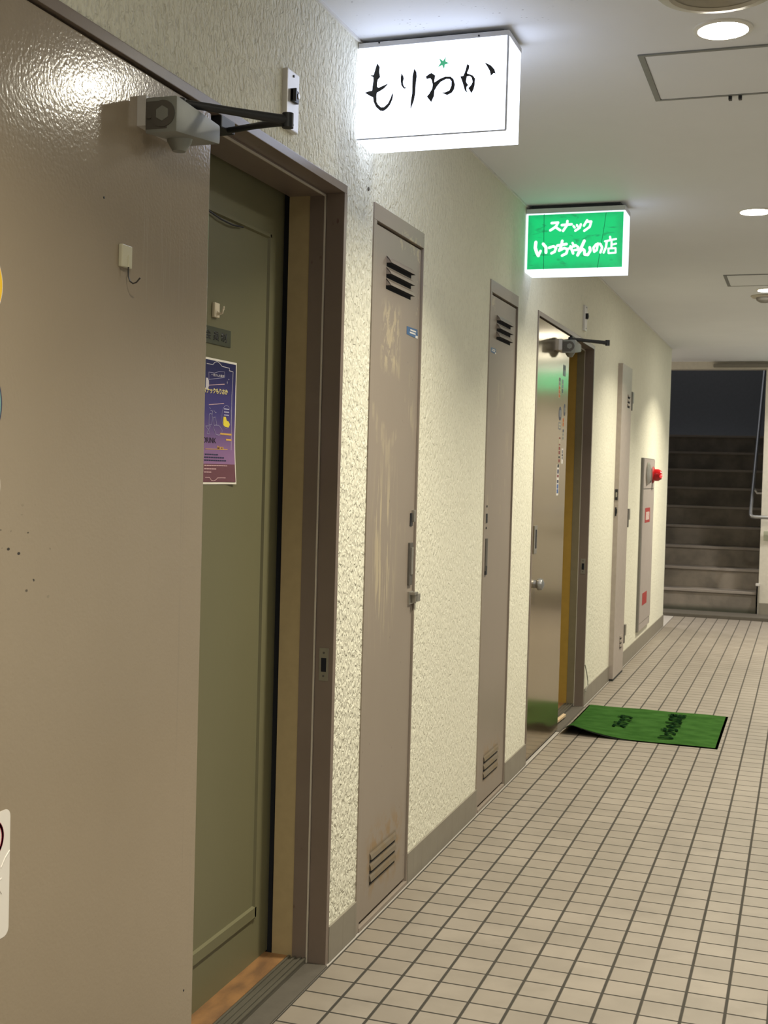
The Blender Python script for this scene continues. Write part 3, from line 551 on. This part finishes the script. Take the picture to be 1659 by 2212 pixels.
def cabinet(ya, yb, zt, side, label):
    r = thing('utility_cabinet', label, 'cabinet', (0, (ya + yb) / 2, 0), 'tall narrow wall cabinets with louvred doors')
    fw = 0.024
    obj('cabinet_frame', B().box(-0.05, 0.004, ya, yb, zt - 0.046, zt, 0.0015).box(-0.05, 0.004, ya, ya + fw, 0.003, zt - 0.046, 0.0015).box(-0.05, 0.004, yb - 0.006, yb, 0.003, zt - 0.046, 0.001).box(-0.05, 0.006, ya + fw, yb - 0.006, 0.001, 0.012, 0.001), MAT['cab'], r)
    obj('cabinet_back', B().box(-0.06, -0.052, ya + 0.001, yb - 0.001, 0.003, zt - 0.001), MAT['slot'], r)
    dr = obj('cabinet_door', B().box(-0.030, -0.002, ya + fw + 0.004, yb - 0.010, 0.022, zt - 0.053, 0.0015), MAT['cab'], r)
    dy = ya
    louvres(dr, dy + 0.128, dy + 0.358, 1.822, 1.918, 3, 0.016, 0.011)
    louvres(dr, dy + 0.120, dy + 0.350, 0.104, 0.200, 3, 0.006, 0.011)
    return r, dr
c1, cd1 = cabinet(*CABS[0], 'r', 'tall narrow mauve cabinet with badly peeling paint, nearest, under the white sign')
c2, cd2 = cabinet(*CABS[1], 'l', 'second tall narrow mauve cabinet, farther along, just before the gold door')
hp = obj('door_handle', B().box(-0.003, 0.005, 3.602, 3.634, 0.952, 1.084, 0.002), MAT['closer_end'], cd1, label='grey flush pull handle')
obj('handle_grip', B().box(0.004, 0.009, 3.610, 3.628, 0.985, 1.070, 0.003), MAT['steel'], hp)
la = obj('door_latch', B().box(-0.003, 0.004, 3.610, 3.652, 0.892, 0.932, 0.001).box(0.004, 0.020, 3.616, 3.650, 0.922, 0.930, 0.001).box(0.004, 0.018, 3.632, 3.640, 0.895, 0.926, 0.001), MAT['steel'], cd1, label='steel flip latch')
obj('latch_tongue', B().box(0.010, 0.018, 3.650, 3.682, 0.898, 0.922, 0.002), MAT['steel'], cd1)
lk = B().box(-0.0025, 0.0006, 3.612, 3.634, 1.135, 1.175, 0.0008); obj('keyhole', lk, MAT['black'], cd1)
obj('lock_lip', B().box(-0.002, 0.008, 3.628, 3.640, 1.148, 1.185, 0.002), MAT['steel'], cd1)
obj('door_handle', B().box(-0.003, 0.0035, 4.562, 4.590, 0.93, 1.055, 0.002), MAT['closer_end'], cd2, label='grey flush pull handle')
obj('keyhole', B().box(-0.0025, 0.0006, 4.566, 4.586, 1.115, 1.150, 0.0008), MAT['black'], cd2)
for (yy, zz) in ((4.575, 1.178), (4.572, 1.095)): obj('screw_hole', B().cyl((-0.003, yy, zz), (0.0006, yy, zz), 0.0045), MAT['black'], cd2)
obj('latch_stub', B().box(-0.0025, 0.004, 4.566, 4.588, 0.915, 0.95, 0.001), MAT['black'], cd2)
def blue_label(y0, y1, z0, z1, label):
    r = thing('blue_label', label, 'label', (-0.002, (y0 + y1) / 2, z0), 'blue adhesive labels on the cabinets')
    obj('label_film', B().prism([(y0, z0 + 0.003), (y1 - 0.02, z0), (y1, z0 + 0.006), (y1 - 0.006, z1), (y0, z1 - 0.001)], -0.0021, -0.0012, 'x'), MAT['blue'], r)
    w_ = y1 - y0; h = z1 - z0
    obj('label_print', B().box(-0.0012, -0.0008, y0 + w_ * 0.3, y1 - w_ * 0.18, z0 + h * 0.62, z0 + h * 0.78).box(-0.0012, -0.0008, y0 + w_ * 0.25, y1 - w_ * 0.22, z0 + h * 0.34, z0 + h * 0.5).box(-0.0012, -0.0008, y1 - w_ * 0.22, y1 - w_ * 0.02, z0 + h * 0.02, z0 + h * 0.3), MAT['sticker'], r)
blue_label(3.530, 3.640, 1.714, 1.742, 'small torn blue label stuck on the nearer peeling cabinet')
blue_label(4.556, 4.648, 1.765, 1.785, 'small blue and white label stuck on the second cabinet')

# third cabinet: surface door with hinges, farther along
c3 = thing('meter_cabinet', 'narrow mauve steel cabinet door standing proud of the wall with three exposed hinges', 'cabinet', (0.015, 8.05, 0))
d3 = obj('cabinet_door', B().box(-0.001, 0.030, 7.845, 8.285, 0.014, 2.022, 0.002), plain('mauve_steel_door', (0.40, 0.345, 0.31), 0.42, var=0.08), c3)
obj('door_foot', B().box(-0.001, 0.030, 7.846, 8.284, 0.0005, 0.0142), MAT['rubber'], c3)
lp = obj('lock_plate', B().box(0.006, 0.024, 7.8425, 7.846, 1.155, 1.225, 0.0005), MAT['black'], d3); obj('lock_bolt', B().box(0.011, 0.020, 7.8410, 7.843, 1.175, 1.205), MAT['steel'], d3)
obj('keyhole', B().box(0.010, 0.018, 7.8425, 7.846, 1.055, 1.11).box(0.019, 0.022, 7.8425, 7.846, 1.07, 1.10), MAT['slot'], d3)
louvres(d3, 8.10, 8.20, 1.755, 1.845, 3, 0.008, 0.012, 0.030); louvres(d3, 8.10, 8.20, 0.175, 0.265, 3, 0.008, 0.012, 0.030)
for zz in (1.81, 1.03, 0.25):
    h = obj('hinge', B().box(-0.001, 0.034, 8.286, 8.325, zz - 0.062, zz + 0.062, 0.002), MAT['closer_end'], c3); obj('hinge_leaf', B().box(0.0, 0.037, 8.315, 8.36, zz - 0.012, zz + 0.062, 0.002), MAT['steel'], c3)

# fire hydrant cabinet
fb = thing('hydrant_cabinet', 'tall mauve fire hydrant cabinet with a red alarm lamp on the left wall', 'cabinet', (0, 9.49, 0.165))
Y0, Y1, XF = 9.135, 9.835, 0.016
obj('cabinet_body', B().box(-0.001, XF, Y0, Y1, 0.160, 1.449, 0.002), MAT['fireside'], fb)
obj('alarm_panel', B().box(XF - 0.001, XF + 0.004, Y0 + 0.03, Y1 - 0.004, 1.222, 1.443, 0.001), MAT['firebox'], fb)
hd = obj('hose_door', B().box(XF - 0.001, XF + 0.004, Y0 + 0.03, Y1 - 0.004, 0.22, 1.215, 0.001), MAT['firebox'], fb)
obj('bottom_rail', B().box(XF - 0.001, XF + 0.003, Y0 + 0.03, Y1 - 0.05, 0.164, 0.214, 0.001), MAT['firebox'], fb)
obj('bell_cover', B().lathe([(0.085, 0), (0.085, 0.010), (0.06, 0.022), (0, 0.026)], (XF + 0.004, 9.36, 1.335), 'x'), MAT['steel'], fb, smooth=True)
obj('call_button', B().lathe([(0.055, 0), (0.055, 0.010), (0.03, 0.014), (0, 0.014)], (XF + 0.004, 9.53, 1.32), 'x'), MAT['closer_end'], fb, smooth=True)
lm = obj('alarm_lamp', B().lathe([(0.056, 0), (0.056, 0.012), (0.047, 0.016), (0.046, 0.045), (0.032, 0.068), (0, 0.074)], (XF + 0.004, 9.70, 1.325), 'x'), MAT['redlens'], fb, label='red alarm lamp', smooth=True)
obj('lamp_glow', B().sph((XF + 0.070, 9.672, 1.318), 0.013), MAT['redlamp'], lm, smooth=True)
obj('lamp_rim', B().lathe([(0.060, -0.001), (0.066, 0.004), (0.060, 0.010), (0.056, 0.010)], (XF + 0.004, 9.70, 1.325), 'x'), MAT['red'], lm, smooth=True)
la_ = obj('red_notice', B().box(XF + 0.004, XF + 0.0052, 9.30, 9.60, 0.965, 1.075), MAT['red'], hd)
for q in range(3): obj('notice_letter', B().box(XF + 0.0052, XF + 0.006, 9.355 + q * 0.075, 9.395 + q * 0.075, 0.985, 1.045), MAT['sticker'], hd)

obj('red_notice', B().box(XF + 0.004, XF + 0.0052, 9.30, 9.57, 0.345, 0.435), MAT['red'], hd)

# ------------------------------------------------------------------ hanging light box signs
s1 = thing('light_box_sign', 'lit white box sign with black brush lettering and a green star', 'sign', (0.2, 3.12, 2.17), 'lit box signs over the corridor')
obj('sign_case', B().box(0.002, 0.404, 3.05, 3.19, 2.170, 2.408, 0.0025), MAT['sign'], s1)
obj('front_face', B().box(0.004, 0.402, 3.0485, 3.0505, 2.173, 2.407), MAT['signf'], s1)
obj('top_channel', B().box(0.001, 0.405, 3.049, 3.191, 2.4075, 2.4205, 0.001), MAT['rimtop'], s1)
obj('mounting_bar', B().box(0.015, 0.385, 3.075, 3.165, 2.420, ZC + 0.001), MAT['black'], s1)  # black mount, its colour also standing in for shade in the gap above
obj('corner_seam', B().box(0.4008, 0.4052, 3.0478, 3.0520, 2.172, 2.408).box(0.002, 0.404, 3.0478, 3.0512, 2.1695, 2.1725), plain('acrylic_edge', (0.62, 0.66, 0.75), 0.4), s1)
for k in ('mo', 'ri1', 'ri2', 'o', 'ka1', 'ka2', 'ten'): obj('lettering', B().prism(G['S1'][k], 3.0472, 3.0486), MAT['letb'], s1)
obj('green_star', B().prism(G['S1']['star'], 3.0472, 3.0486), MAT['star'], s1, label='green star')
for q in G['S1']['screws']: obj('screw', B().cyl((q[0], 3.0455, q[1] - 0.004), (q[0], 3.0495, q[1] - 0.004), 0.0022, seg=10), MAT['black'], s1)
s2 = thing('light_box_sign', 'lit green box sign with white Japanese lettering over the gold door', 'sign', (0.2, 5.17, 2.155), 'lit box signs over the corridor')
obj('sign_case', B().box(0.003, 0.412, 5.0915, 5.235, 2.150, 2.395, 0.003), MAT['signw'], s2)
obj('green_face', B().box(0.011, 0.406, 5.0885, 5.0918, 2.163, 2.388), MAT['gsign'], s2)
obj('top_channel', B().box(0.002, 0.413, 5.088, 5.236, 2.3945, 2.4135, 0.001), MAT['rimtop'], s2)
obj('mounting_bar', B().box(0.02, 0.39, 5.11, 5.21, 2.413, ZC + 0.001), MAT['black'], s2)  # same black mount, painting the gap under the ceiling as shade
for (wd, pts_) in G['S2']: obj('lettering', B().stroke(pts_, wd * 0.92, 5.0872, 5.0886), MAT['letw'], s2)
for l in G['S2seam']: obj('crack_line', B().stroke(l, 0.0016, 5.0880, 5.0888), plain('dark_crack', (0.01, 0.12, 0.05), 0.6), s2)

# ------------------------------------------------------------------ things on the near doors
hk = thing('adhesive_hook', 'cream square adhesive hook with dark wire on the brown foreground door', 'hook', (-0.002, 1.914, 1.62))
obj('hook_pad', B().box(-0.0022, 0.0065, 1.893, 1.928, 1.650, 1.690, 0.0035, 3), MAT['hook'], hk, smooth=True)
obj('wire_sleeve', B().cyl((0.0065, 1.914, 1.652), (0.0065, 1.914, 1.672), 0.0024), MAT['hook'], hk, smooth=True)
obj('hook_wire', B().tube([(0.0065, 1.914, 1.655), (0.0068, 1.914, 1.636), (0.010, 1.9145, 1.627), (0.016, 1.915, 1.623), (0.022, 1.916, 1.625), (0.029, 1.917, 1.633)], 0.0014, 8), MAT['wire'], hk, smooth=True)
hk = thing('adhesive_hook', 'small ivory plastic hook on the grey green inner door above the dark plaque', 'hook', (-0.168, 2.595, 1.65))
obj('hook_pad', B().box(-0.1682, -0.160, 2.578, 2.604, 1.651, 1.685, 0.003, 3), MAT['hookw'], hk, smooth=True)
obj('hook_prong', B().tube([(-0.162, 2.592, 1.664), (-0.156, 2.592, 1.659), (-0.149, 2.592, 1.661), (-0.145, 2.592, 1.671), (-0.144, 2.592, 1.677)], [0.004, 0.0036, 0.0030, 0.0026, 0.002], 8), MAT['hookw'], hk, smooth=True)
pq = thing('door_plaque', 'small dark green plaque with three dark characters on the inner door', 'plaque', (-0.168, 2.605, 1.59))
obj('plaque_board', B().box(-0.1682, -0.1655, 2.532, 2.676, 1.589, 1.629, 0.001), MAT['plaque'], pq)
obj('lettering', text_b('会 員 制', (0, 1, 0), (0, 0, 1), (-0.1655, 2.540, 1.598), 0.114, 0.022, 0.0004, 0.01), MAT['ink'], pq)

po = thing('wall_poster', 'purple and navy snack bar poster with white border taped to the inner door', 'poster', (-0.166, 2.615, 1.265))
XP = -0.1665
bm = B(); t = bmesh.new(); cols = []
for j in range(21):
    z = 1.262 + (1.556 - 1.262) * j / 20; row = []
    for i in range(13):
        y = 2.507 + (2.713 - 2.507) * i / 12; cur = max(0, (i - 8) / 4) ** 2 * max(0, (8 - j) / 8) ** 1.5 * 0.006
        row.append(t.verts.new((XP + cur, y + 0.004 * max(0, 1 - z / 1.36) * (i / 12), z)))
    cols.append(row)
for j in range(20):
    for i in range(12): t.faces.new((cols[j][i], cols[j][i + 1], cols[j + 1][i + 1], cols[j + 1][i]))
bmesh.ops.recalc_face_normals(t, faces=t.faces[:]); bm.merge(t)
obj('poster_paper', bm, MAT['paper'], po)
pp = B(); t = bmesh.new(); cols = []
for j in range(21):
    z = 1.267 + (1.5510 - 1.267) * j / 20; row = []
    for i in range(13):
        y = 2.512 + (2.7080 - 2.512) * i / 12; cur = max(0, (i - 8) / 4) ** 2 * max(0, (8 - j) / 8) ** 1.5 * 0.006
        row.append(t.verts.new((XP + 0.0005 + cur, y, z)))
    cols.append(row)
for j in range(20):
    for i in range(12): t.faces.new((cols[j][i], cols[j][i + 1], cols[j + 1][i + 1], cols[j + 1][i]))
pp.merge(t); pr_ = obj('poster_print', pp, MAT['poster'], po, smooth=True)
P = G['PO']; X1, X2 = XP + 0.0007, XP + 0.0011
def pline(name, pts, wd, mat): obj(name, B().stroke(pts, wd * 1.3, X1, X2, 'x'), MAT[mat], po)
pline('border_line', P['frame_top'], 0.0011, 'line'); pline('border_line', P['frame_bot'], 0.0009, 'pink')
pline('banner_ribbon', P['banner'], 0.0006, 'line2')
for k, m_ in (('rule1', 'pink'), ('rule2', 'pink'), ('rule3', 'gold_ink')): pline('rule_line', P[k], 0.0011, m_)
def ptxt(name, s, y0, z0, w_, h, mat, fat=0.0, sl=0.0):
    obj(name, text_b(s, (0, math.cos(sl), math.sin(sl)), (0, 0, 1), (X1, y0, z0), w_, h, 0.0004, fat), MAT[mat], po)
ptxt('lettering', 'スナックもりおか', 2.5400, 1.4725, 0.126, 0.0135, 'cream_ink', 0.03, 0.02)
ptxt('lettering', '一見さん大歓迎！', 2.578, 1.5140, 0.070, 0.0062, 'line', 0.008, 0.02)
ptxt('lettering', 'DRINK', 2.545, 1.3585, 0.064, 0.0125, 'ink', 0.0, 0.0)
ptxt('lettering', 'Menu', 2.617, 1.3445, 0.032, 0.0085, 'gold_ink', 0.01, 0.03)
c_ = P['oval_c'][0]; ry = abs(P['oval_rx'][1][0] - P['oval_rx'][0][0]) / 2; rz = abs(P['oval_ry'][1][1] - P['oval_ry'][0][1]) / 2
pline('oval_outline', [(c_[0] + ry * math.cos(a * math.pi / 14), c_[1] + rz * math.sin(a * math.pi / 14)) for a in range(29)], 0.0005, 'line2')
obj('yellow_mark', B().prism(P['yellow'], X1, X2, 'x'), MAT['yel'], po)
for k in ('g1', 'g2', 'hand', 'gl', 'splash', 'splash2', 'splash3'): pline('glass_drawing', P[k], 0.0007, 'line2')
bk = B()
for i in range(3): bk.box(X1, X2, c_[0] - 0.013, c_[0] + 0.013, c_[1] + rz * (0.62 - 0.26 * i), c_[1] + rz * (0.72 - 0.26 * i))
obj('small_print', bk, MAT['line2'], po)
bk = B()
for (u, l) in ((1.3795, 0.062), (1.3665, 0.030)): bk.box(X1, X2, 2.692 - l, 2.692, u, u + 0.0042)
obj('small_print', bk, MAT['gold_ink'], po)
bk = B()
for i, (l0, l1) in enumerate(((2.555, 2.615), (2.552, 2.645), (2.552, 2.662))):
    z = 1.3300 - 0.0068 * i; yy = l0
    while yy < l1: bk.box(X1, X2, yy, yy + 0.009, z, z + 0.0032); yy += 0.0115
obj('small_print', bk, MAT['snavy'], po)
bk = B()
for (l1, z) in ((2.685, 1.3050), (2.610, 1.2970), (2.585, 1.2895)):
    yy = 2.552
    while yy < l1: bk.box(X1, X2, yy, yy + 0.011, z, z + 0.0018); yy += 0.0125
obj('small_print', bk, MAT['pink'], po)
obj('speech_bubble', B().prism(P['bubble'], X1, X2, 'x'), MAT['line'], po)
s4 = P['star4'][0]; obj('sparkle', B().prism([(s4[0], s4[1] + 0.004), (s4[0] + 0.0012, s4[1]), (s4[0], s4[1] - 0.004), (s4[0] - 0.0012, s4[1])], X1, X2, 'x').prism([(s4[0] - 0.003, s4[1]), (s4[0], s4[1] + 0.001), (s4[0] + 0.003, s4[1]), (s4[0], s4[1] - 0.001)], X1, X2, 'x').cyl((X1, P['star4'][1][0], P['star4'][1][1]), (X2, P['star4'][1][0], P['star4'][1][1]), 0.0014), MAT['line'], po)
wb = P['wbox']; obj('blank_box', B().box(X1, X2, 2.672, 2.7045, 1.2705, 1.2955), MAT['paper'], po)

# stickers at the left edge of the brown door
def disc(c, r, x0, x1, mat, par, name, n=48): return obj(name, B().prism([(c[0] + r * math.cos(2 * math.pi * i / n), c[1] + r * math.sin(2 * math.pi * i / n)) for i in range(n)], x0, x1, 'x'), MAT[mat], par)
def round_sticker(y, z, r, outer, inner, label):
    t_ = thing('round_sticker', label, 'sticker', (-0.002, y, z - r), 'stickers on the brown door')
    disc((y, z), r, -0.0022, -0.0014, outer, t_, 'sticker_film'); disc((y, z), r * (0.975 if outer == 'sticker' else 0.955), -0.0015, -0.0010, inner, t_, 'sticker_print')
    return t_
a_ = round_sticker(1.5085, 1.566, 0.060, 'sticker', 'syel', 'round yellow sticker cut by the left edge, uppermost on the brown door')
a_ = round_sticker(1.5025, 1.389, 0.069, 'snavy', 'steal', 'round teal sticker with navy rim on the brown door, below the yellow one')
a_ = round_sticker(1.5200, 1.266, 0.050, 'sticker', 'sticker', 'round white sticker barely showing at the left edge of the brown door')
ns = thing('warning_sticker', 'white rectangular sticker with a crimson prohibition ring low on the brown door', 'sticker', (-0.002, 1.53, 0.56), 'stickers on the brown door')
def rrect(y0, y1, z0, z1, r, n=6):
    p = []
    for (cy, cz, a0) in ((y1 - r, z1 - r, 0), (y0 + r, z1 - r, 90), (y0 + r, z0 + r, 180), (y1 - r, z0 + r, 270)):
        for i in range(n + 1): a = math.radians(a0 + 90 * i / n); p.append((cy + r * math.cos(a), cz + r * math.sin(a)))
    return p
obj('sticker_film', B().prism(rrect(1.455, 1.609, 0.565, 0.765, 0.013), -0.0022, -0.0014, 'x'), MAT['sticker'], ns)
rg = B(); n = 40; cy, cz = 1.562, 0.7255
rg.stroke([(cy + 0.028 * math.cos(2 * math.pi * i / n), cz + 0.028 * math.sin(2 * math.pi * i / n)) for i in range(n + 1)], 0.0055, -0.0014, -0.0008, 'x')
obj('prohibition_ring', rg, MAT['ring'], ns)
obj('lettering', text_b('20', (0, 1, 0), (0, 0, 1), (-0.0014, 1.547, 0.7175), 0.031, 0.016, 0.0004), MAT['ink'], ns)
obj('film_crease', B().tube([(-0.0012, 1.587, 0.677), (-0.0008, 1.597, 0.690), (-0.0010, 1.608, 0.698)], 0.0009, 6).tube([(-0.0012, 1.589, 0.660), (-0.0008, 1.575, 0.655), (-0.0012, 1.590, 0.635)], 0.0009, 6), MAT['sticker'], ns)
d1l = [c for c in d1.children if c.name.startswith('door_leaf')][0]
for (y_, z_) in ((1.844, 1.759), (2.195, 0.243)): obj('screw_hole', B().cyl((-0.003, y_, z_), (-0.0012, y_, z_), 0.0022, seg=10), MAT['black'], d1l)

# stickers on the gold door
def vsticker(y0, y1, z0, z1, base, marks, label, oval=False):
    r = thing('strip_sticker', label, 'sticker', (-0.002, (y0 + y1) / 2, z0), 'small stickers on the gold door')
    if oval: cy, cz = (y0 + y1) / 2, (z0 + z1) / 2; obj('sticker_film', B().prism([(cy + (y1 - y0) / 2 * math.cos(2 * math.pi * i / 32), cz + (z1 - z0) / 2 * math.sin(2 * math.pi * i / 32)) for i in range(32)], -0.0022, -0.0015, 'x'), MAT[base], r)
    else: obj('sticker_film', B().prism(rrect(y0, y1, z0, z1, 0.004, 3), -0.0022, -0.0015, 'x'), MAT[base], r)
    h = z1 - z0; w_ = y1 - y0
    for (a, b_, mt) in marks:
        obj('sticker_print', B().prism(rrect(y0 + w_ * 0.15, y1 - w_ * 0.15, z1 - h * b_, z1 - h * a, min(h * (b_ - a), w_) * 0.25, 3), -0.0016, -0.0009, 'x'), MAT[mt], r)
vsticker(6.025, 6.095, 1.795, 1.850, 'sgrey', [(0.1, 0.42, 'sdk'), (0.55, 0.9, 'steal')], 'grey square sticker, topmost on the gold door near its hinge edge')
vsticker(5.925, 5.972, 1.680, 1.780, 'sclear', [(0.03, 0.2, 'sdk'), (0.24, 0.38, 'sgrey'), (0.44, 0.58, 'sor'), (0.62, 0.78, 'sor'), (0.82, 0.97, 'sor')], 'dark and orange vertical strip sticker on the gold door, upper left of the cluster')
vsticker(5.998, 6.046, 1.705, 1.775, 'sclear', [(0.03, 0.3, 'steal'), (0.36, 0.6, 'steal'), (0.66, 0.95, 'sdk')], 'teal strip sticker on the gold door beside the dark and orange strip')
vsticker(5.948, 6.018, 1.572, 1.640, 'snavy', [(0.25, 0.75, 'sgrey')], 'dark navy oval sticker on the gold door, left of the smaller oval', True)
vsticker(6.075, 6.116, 1.600, 1.660, 'snavy', [(0.3, 0.7, 'sgrey')], 'smaller dark oval sticker on the gold door nearest the hinge edge', True)
vsticker(6.048, 6.090, 1.545, 1.590, 'sclear', [(0.05, 0.47, 'sor'), (0.53, 0.95, 'sor')], 'sticker with two orange dots on the gold door below the smaller oval')
vsticker(5.950, 6.010, 1.528, 1.564, 'sgrey', [(0.2, 0.45, 'sclear'), (0.6, 0.8, 'sclear')], 'faded grey smear sticker on the gold door under the navy oval')
vsticker(6.052, 6.096, 1.478, 1.535, 'sclear', [(0.05, 0.3, 'snavy'), (0.4, 0.6, 'sgrey'), (0.7, 0.9, 'sgrey')], 'pale sticker with one dark mark on the gold door below the orange dots')
vsticker(5.965, 6.015, 1.362, 1.490, 'sclear', [(0.0, 0.06, 'smar'), (0.25, 0.31, 'smar'), (0.36, 0.48, 'smar'), (0.52, 0.65, 'smar'), (0.72, 0.80, 'ink'), (0.84, 0.96, 'smar')], 'tall vertical strip with maroon marks on the gold door')
vsticker(6.050, 6.092, 1.362, 1.438, 'sticker', [(0.12, 0.34, 'sgrey'), (0.38, 0.5, 'ink'), (0.54, 0.72, 'sgrey')], 'white capsule sticker on the gold door right of the maroon strip')
vsticker(5.945, 6.000, 1.205, 1.357, 'sticker', [(0.0, 0.10, 'ink'), (0.16, 0.30, 'snavy'), (0.33, 0.42, 'smar'), (0.5, 0.60, 'snavy'), (0.64, 0.78, 'sblue'), (0.80, 0.93, 'sblue')], 'tall white and blue strip sticker, lowest on the gold door')
single('wood_wedge', B().prism([(-0.050, 6.28), (-0.030, 6.29), (-0.022, 6.52), (-0.040, 6.54)], 0.0135, 0.024, 'z'), MAT['wood'], 'pale wooden strip lying on the sill of the gold doorway', 'wood strip')

single('wall_plug', B().cyl((-0.001, 3.153, 2.066), (0.003, 3.153, 2.066), 0.005, seg=12), MAT['closer_end'], 'tiny dark wall plug in the textured wall just above the nearest cabinet', 'wall plug')
single('loose_cable', B().tube([(0.004, 6.925, 0.235), (0.010, 6.950, 0.190), (0.014, 6.975, 0.140), (0.016, 6.972, 0.112), (0.014, 6.945, 0.100), (0.010, 6.928, 0.085)], 0.0028, 8), plain('grey_cable_sheath', (0.26, 0.25, 0.22), 0.6), 'short loose grey cable by the skirting right of the gold doorway', 'cable', smooth=True)

# ------------------------------------------------------------------ mat
mt = thing('door_mat', 'bright green entrance mat with dark lettering and one curled corner by the gold door', 'mat', (0.41, 6.54, 0))
def lift(x, y):
    u = max(0.0, 1 - (x - 0.03) / 0.34); v_ = max(0.0, 1 - (y - 6.11) / 0.34)
    e = min(1.0, 0.2 + 0.8 * max(0.0, (x - 0.026) / 0.055)) ** 0.8
    return 0.066 * (u ** 1.6) * (v_ ** 1.5) * e
def sheet(x0, x1, y0, y1, z0, th, nx=56, ny=60):
    t = bmesh.new(); g_ = []
    for i in range(nx + 1):
        row = []
        for j in range(ny + 1):
            x = x0 + (x1 - x0) * i / nx; y = y0 + (y1 - y0) * j / ny
            row.append(t.verts.new((x, y, z0 + lift(x, y) + 0.0012 * math.sin(x * 19 + y * 7) * math.sin(y * 16) * (1 if z0 > 0.004 else 0))))
        g_.append(row)
    for i in range(nx):
        for j in range(ny): t.faces.new((g_[i][j], g_[i + 1][j], g_[i + 1][j + 1], g_[i][j + 1]))
    bmesh.ops.solidify(t, geom=t.faces[:], thickness=th); bmesh.ops.recalc_face_normals(t, faces=t.faces[:])
    b_ = B(); b_.merge(t); return b_
obj('rubber_backing', sheet(0.026, 0.792, 6.108, 6.976, 0.0006, -0.003), MAT['rubber'], mt, smooth=True)
obj('mat_pile', sheet(0.036, 0.780, 6.120, 6.966, 0.0042, -0.005), MAT['mat'], mt, smooth=True)
obj('lettering', text_b('スナック', (0, 1, 0), (-1, 0, 0), (0.320, 6.385, 0.0100), 0.325, 0.090, 0.0012, 0.045), MAT['ink_green'], mt)
obj('lettering', text_b('いっちゃんの店', (0, 1, 0), (-1, 0, 0), (0.582, 6.200, 0.0100), 0.672, 0.100, 0.0012, 0.045), MAT['ink_green'], mt)
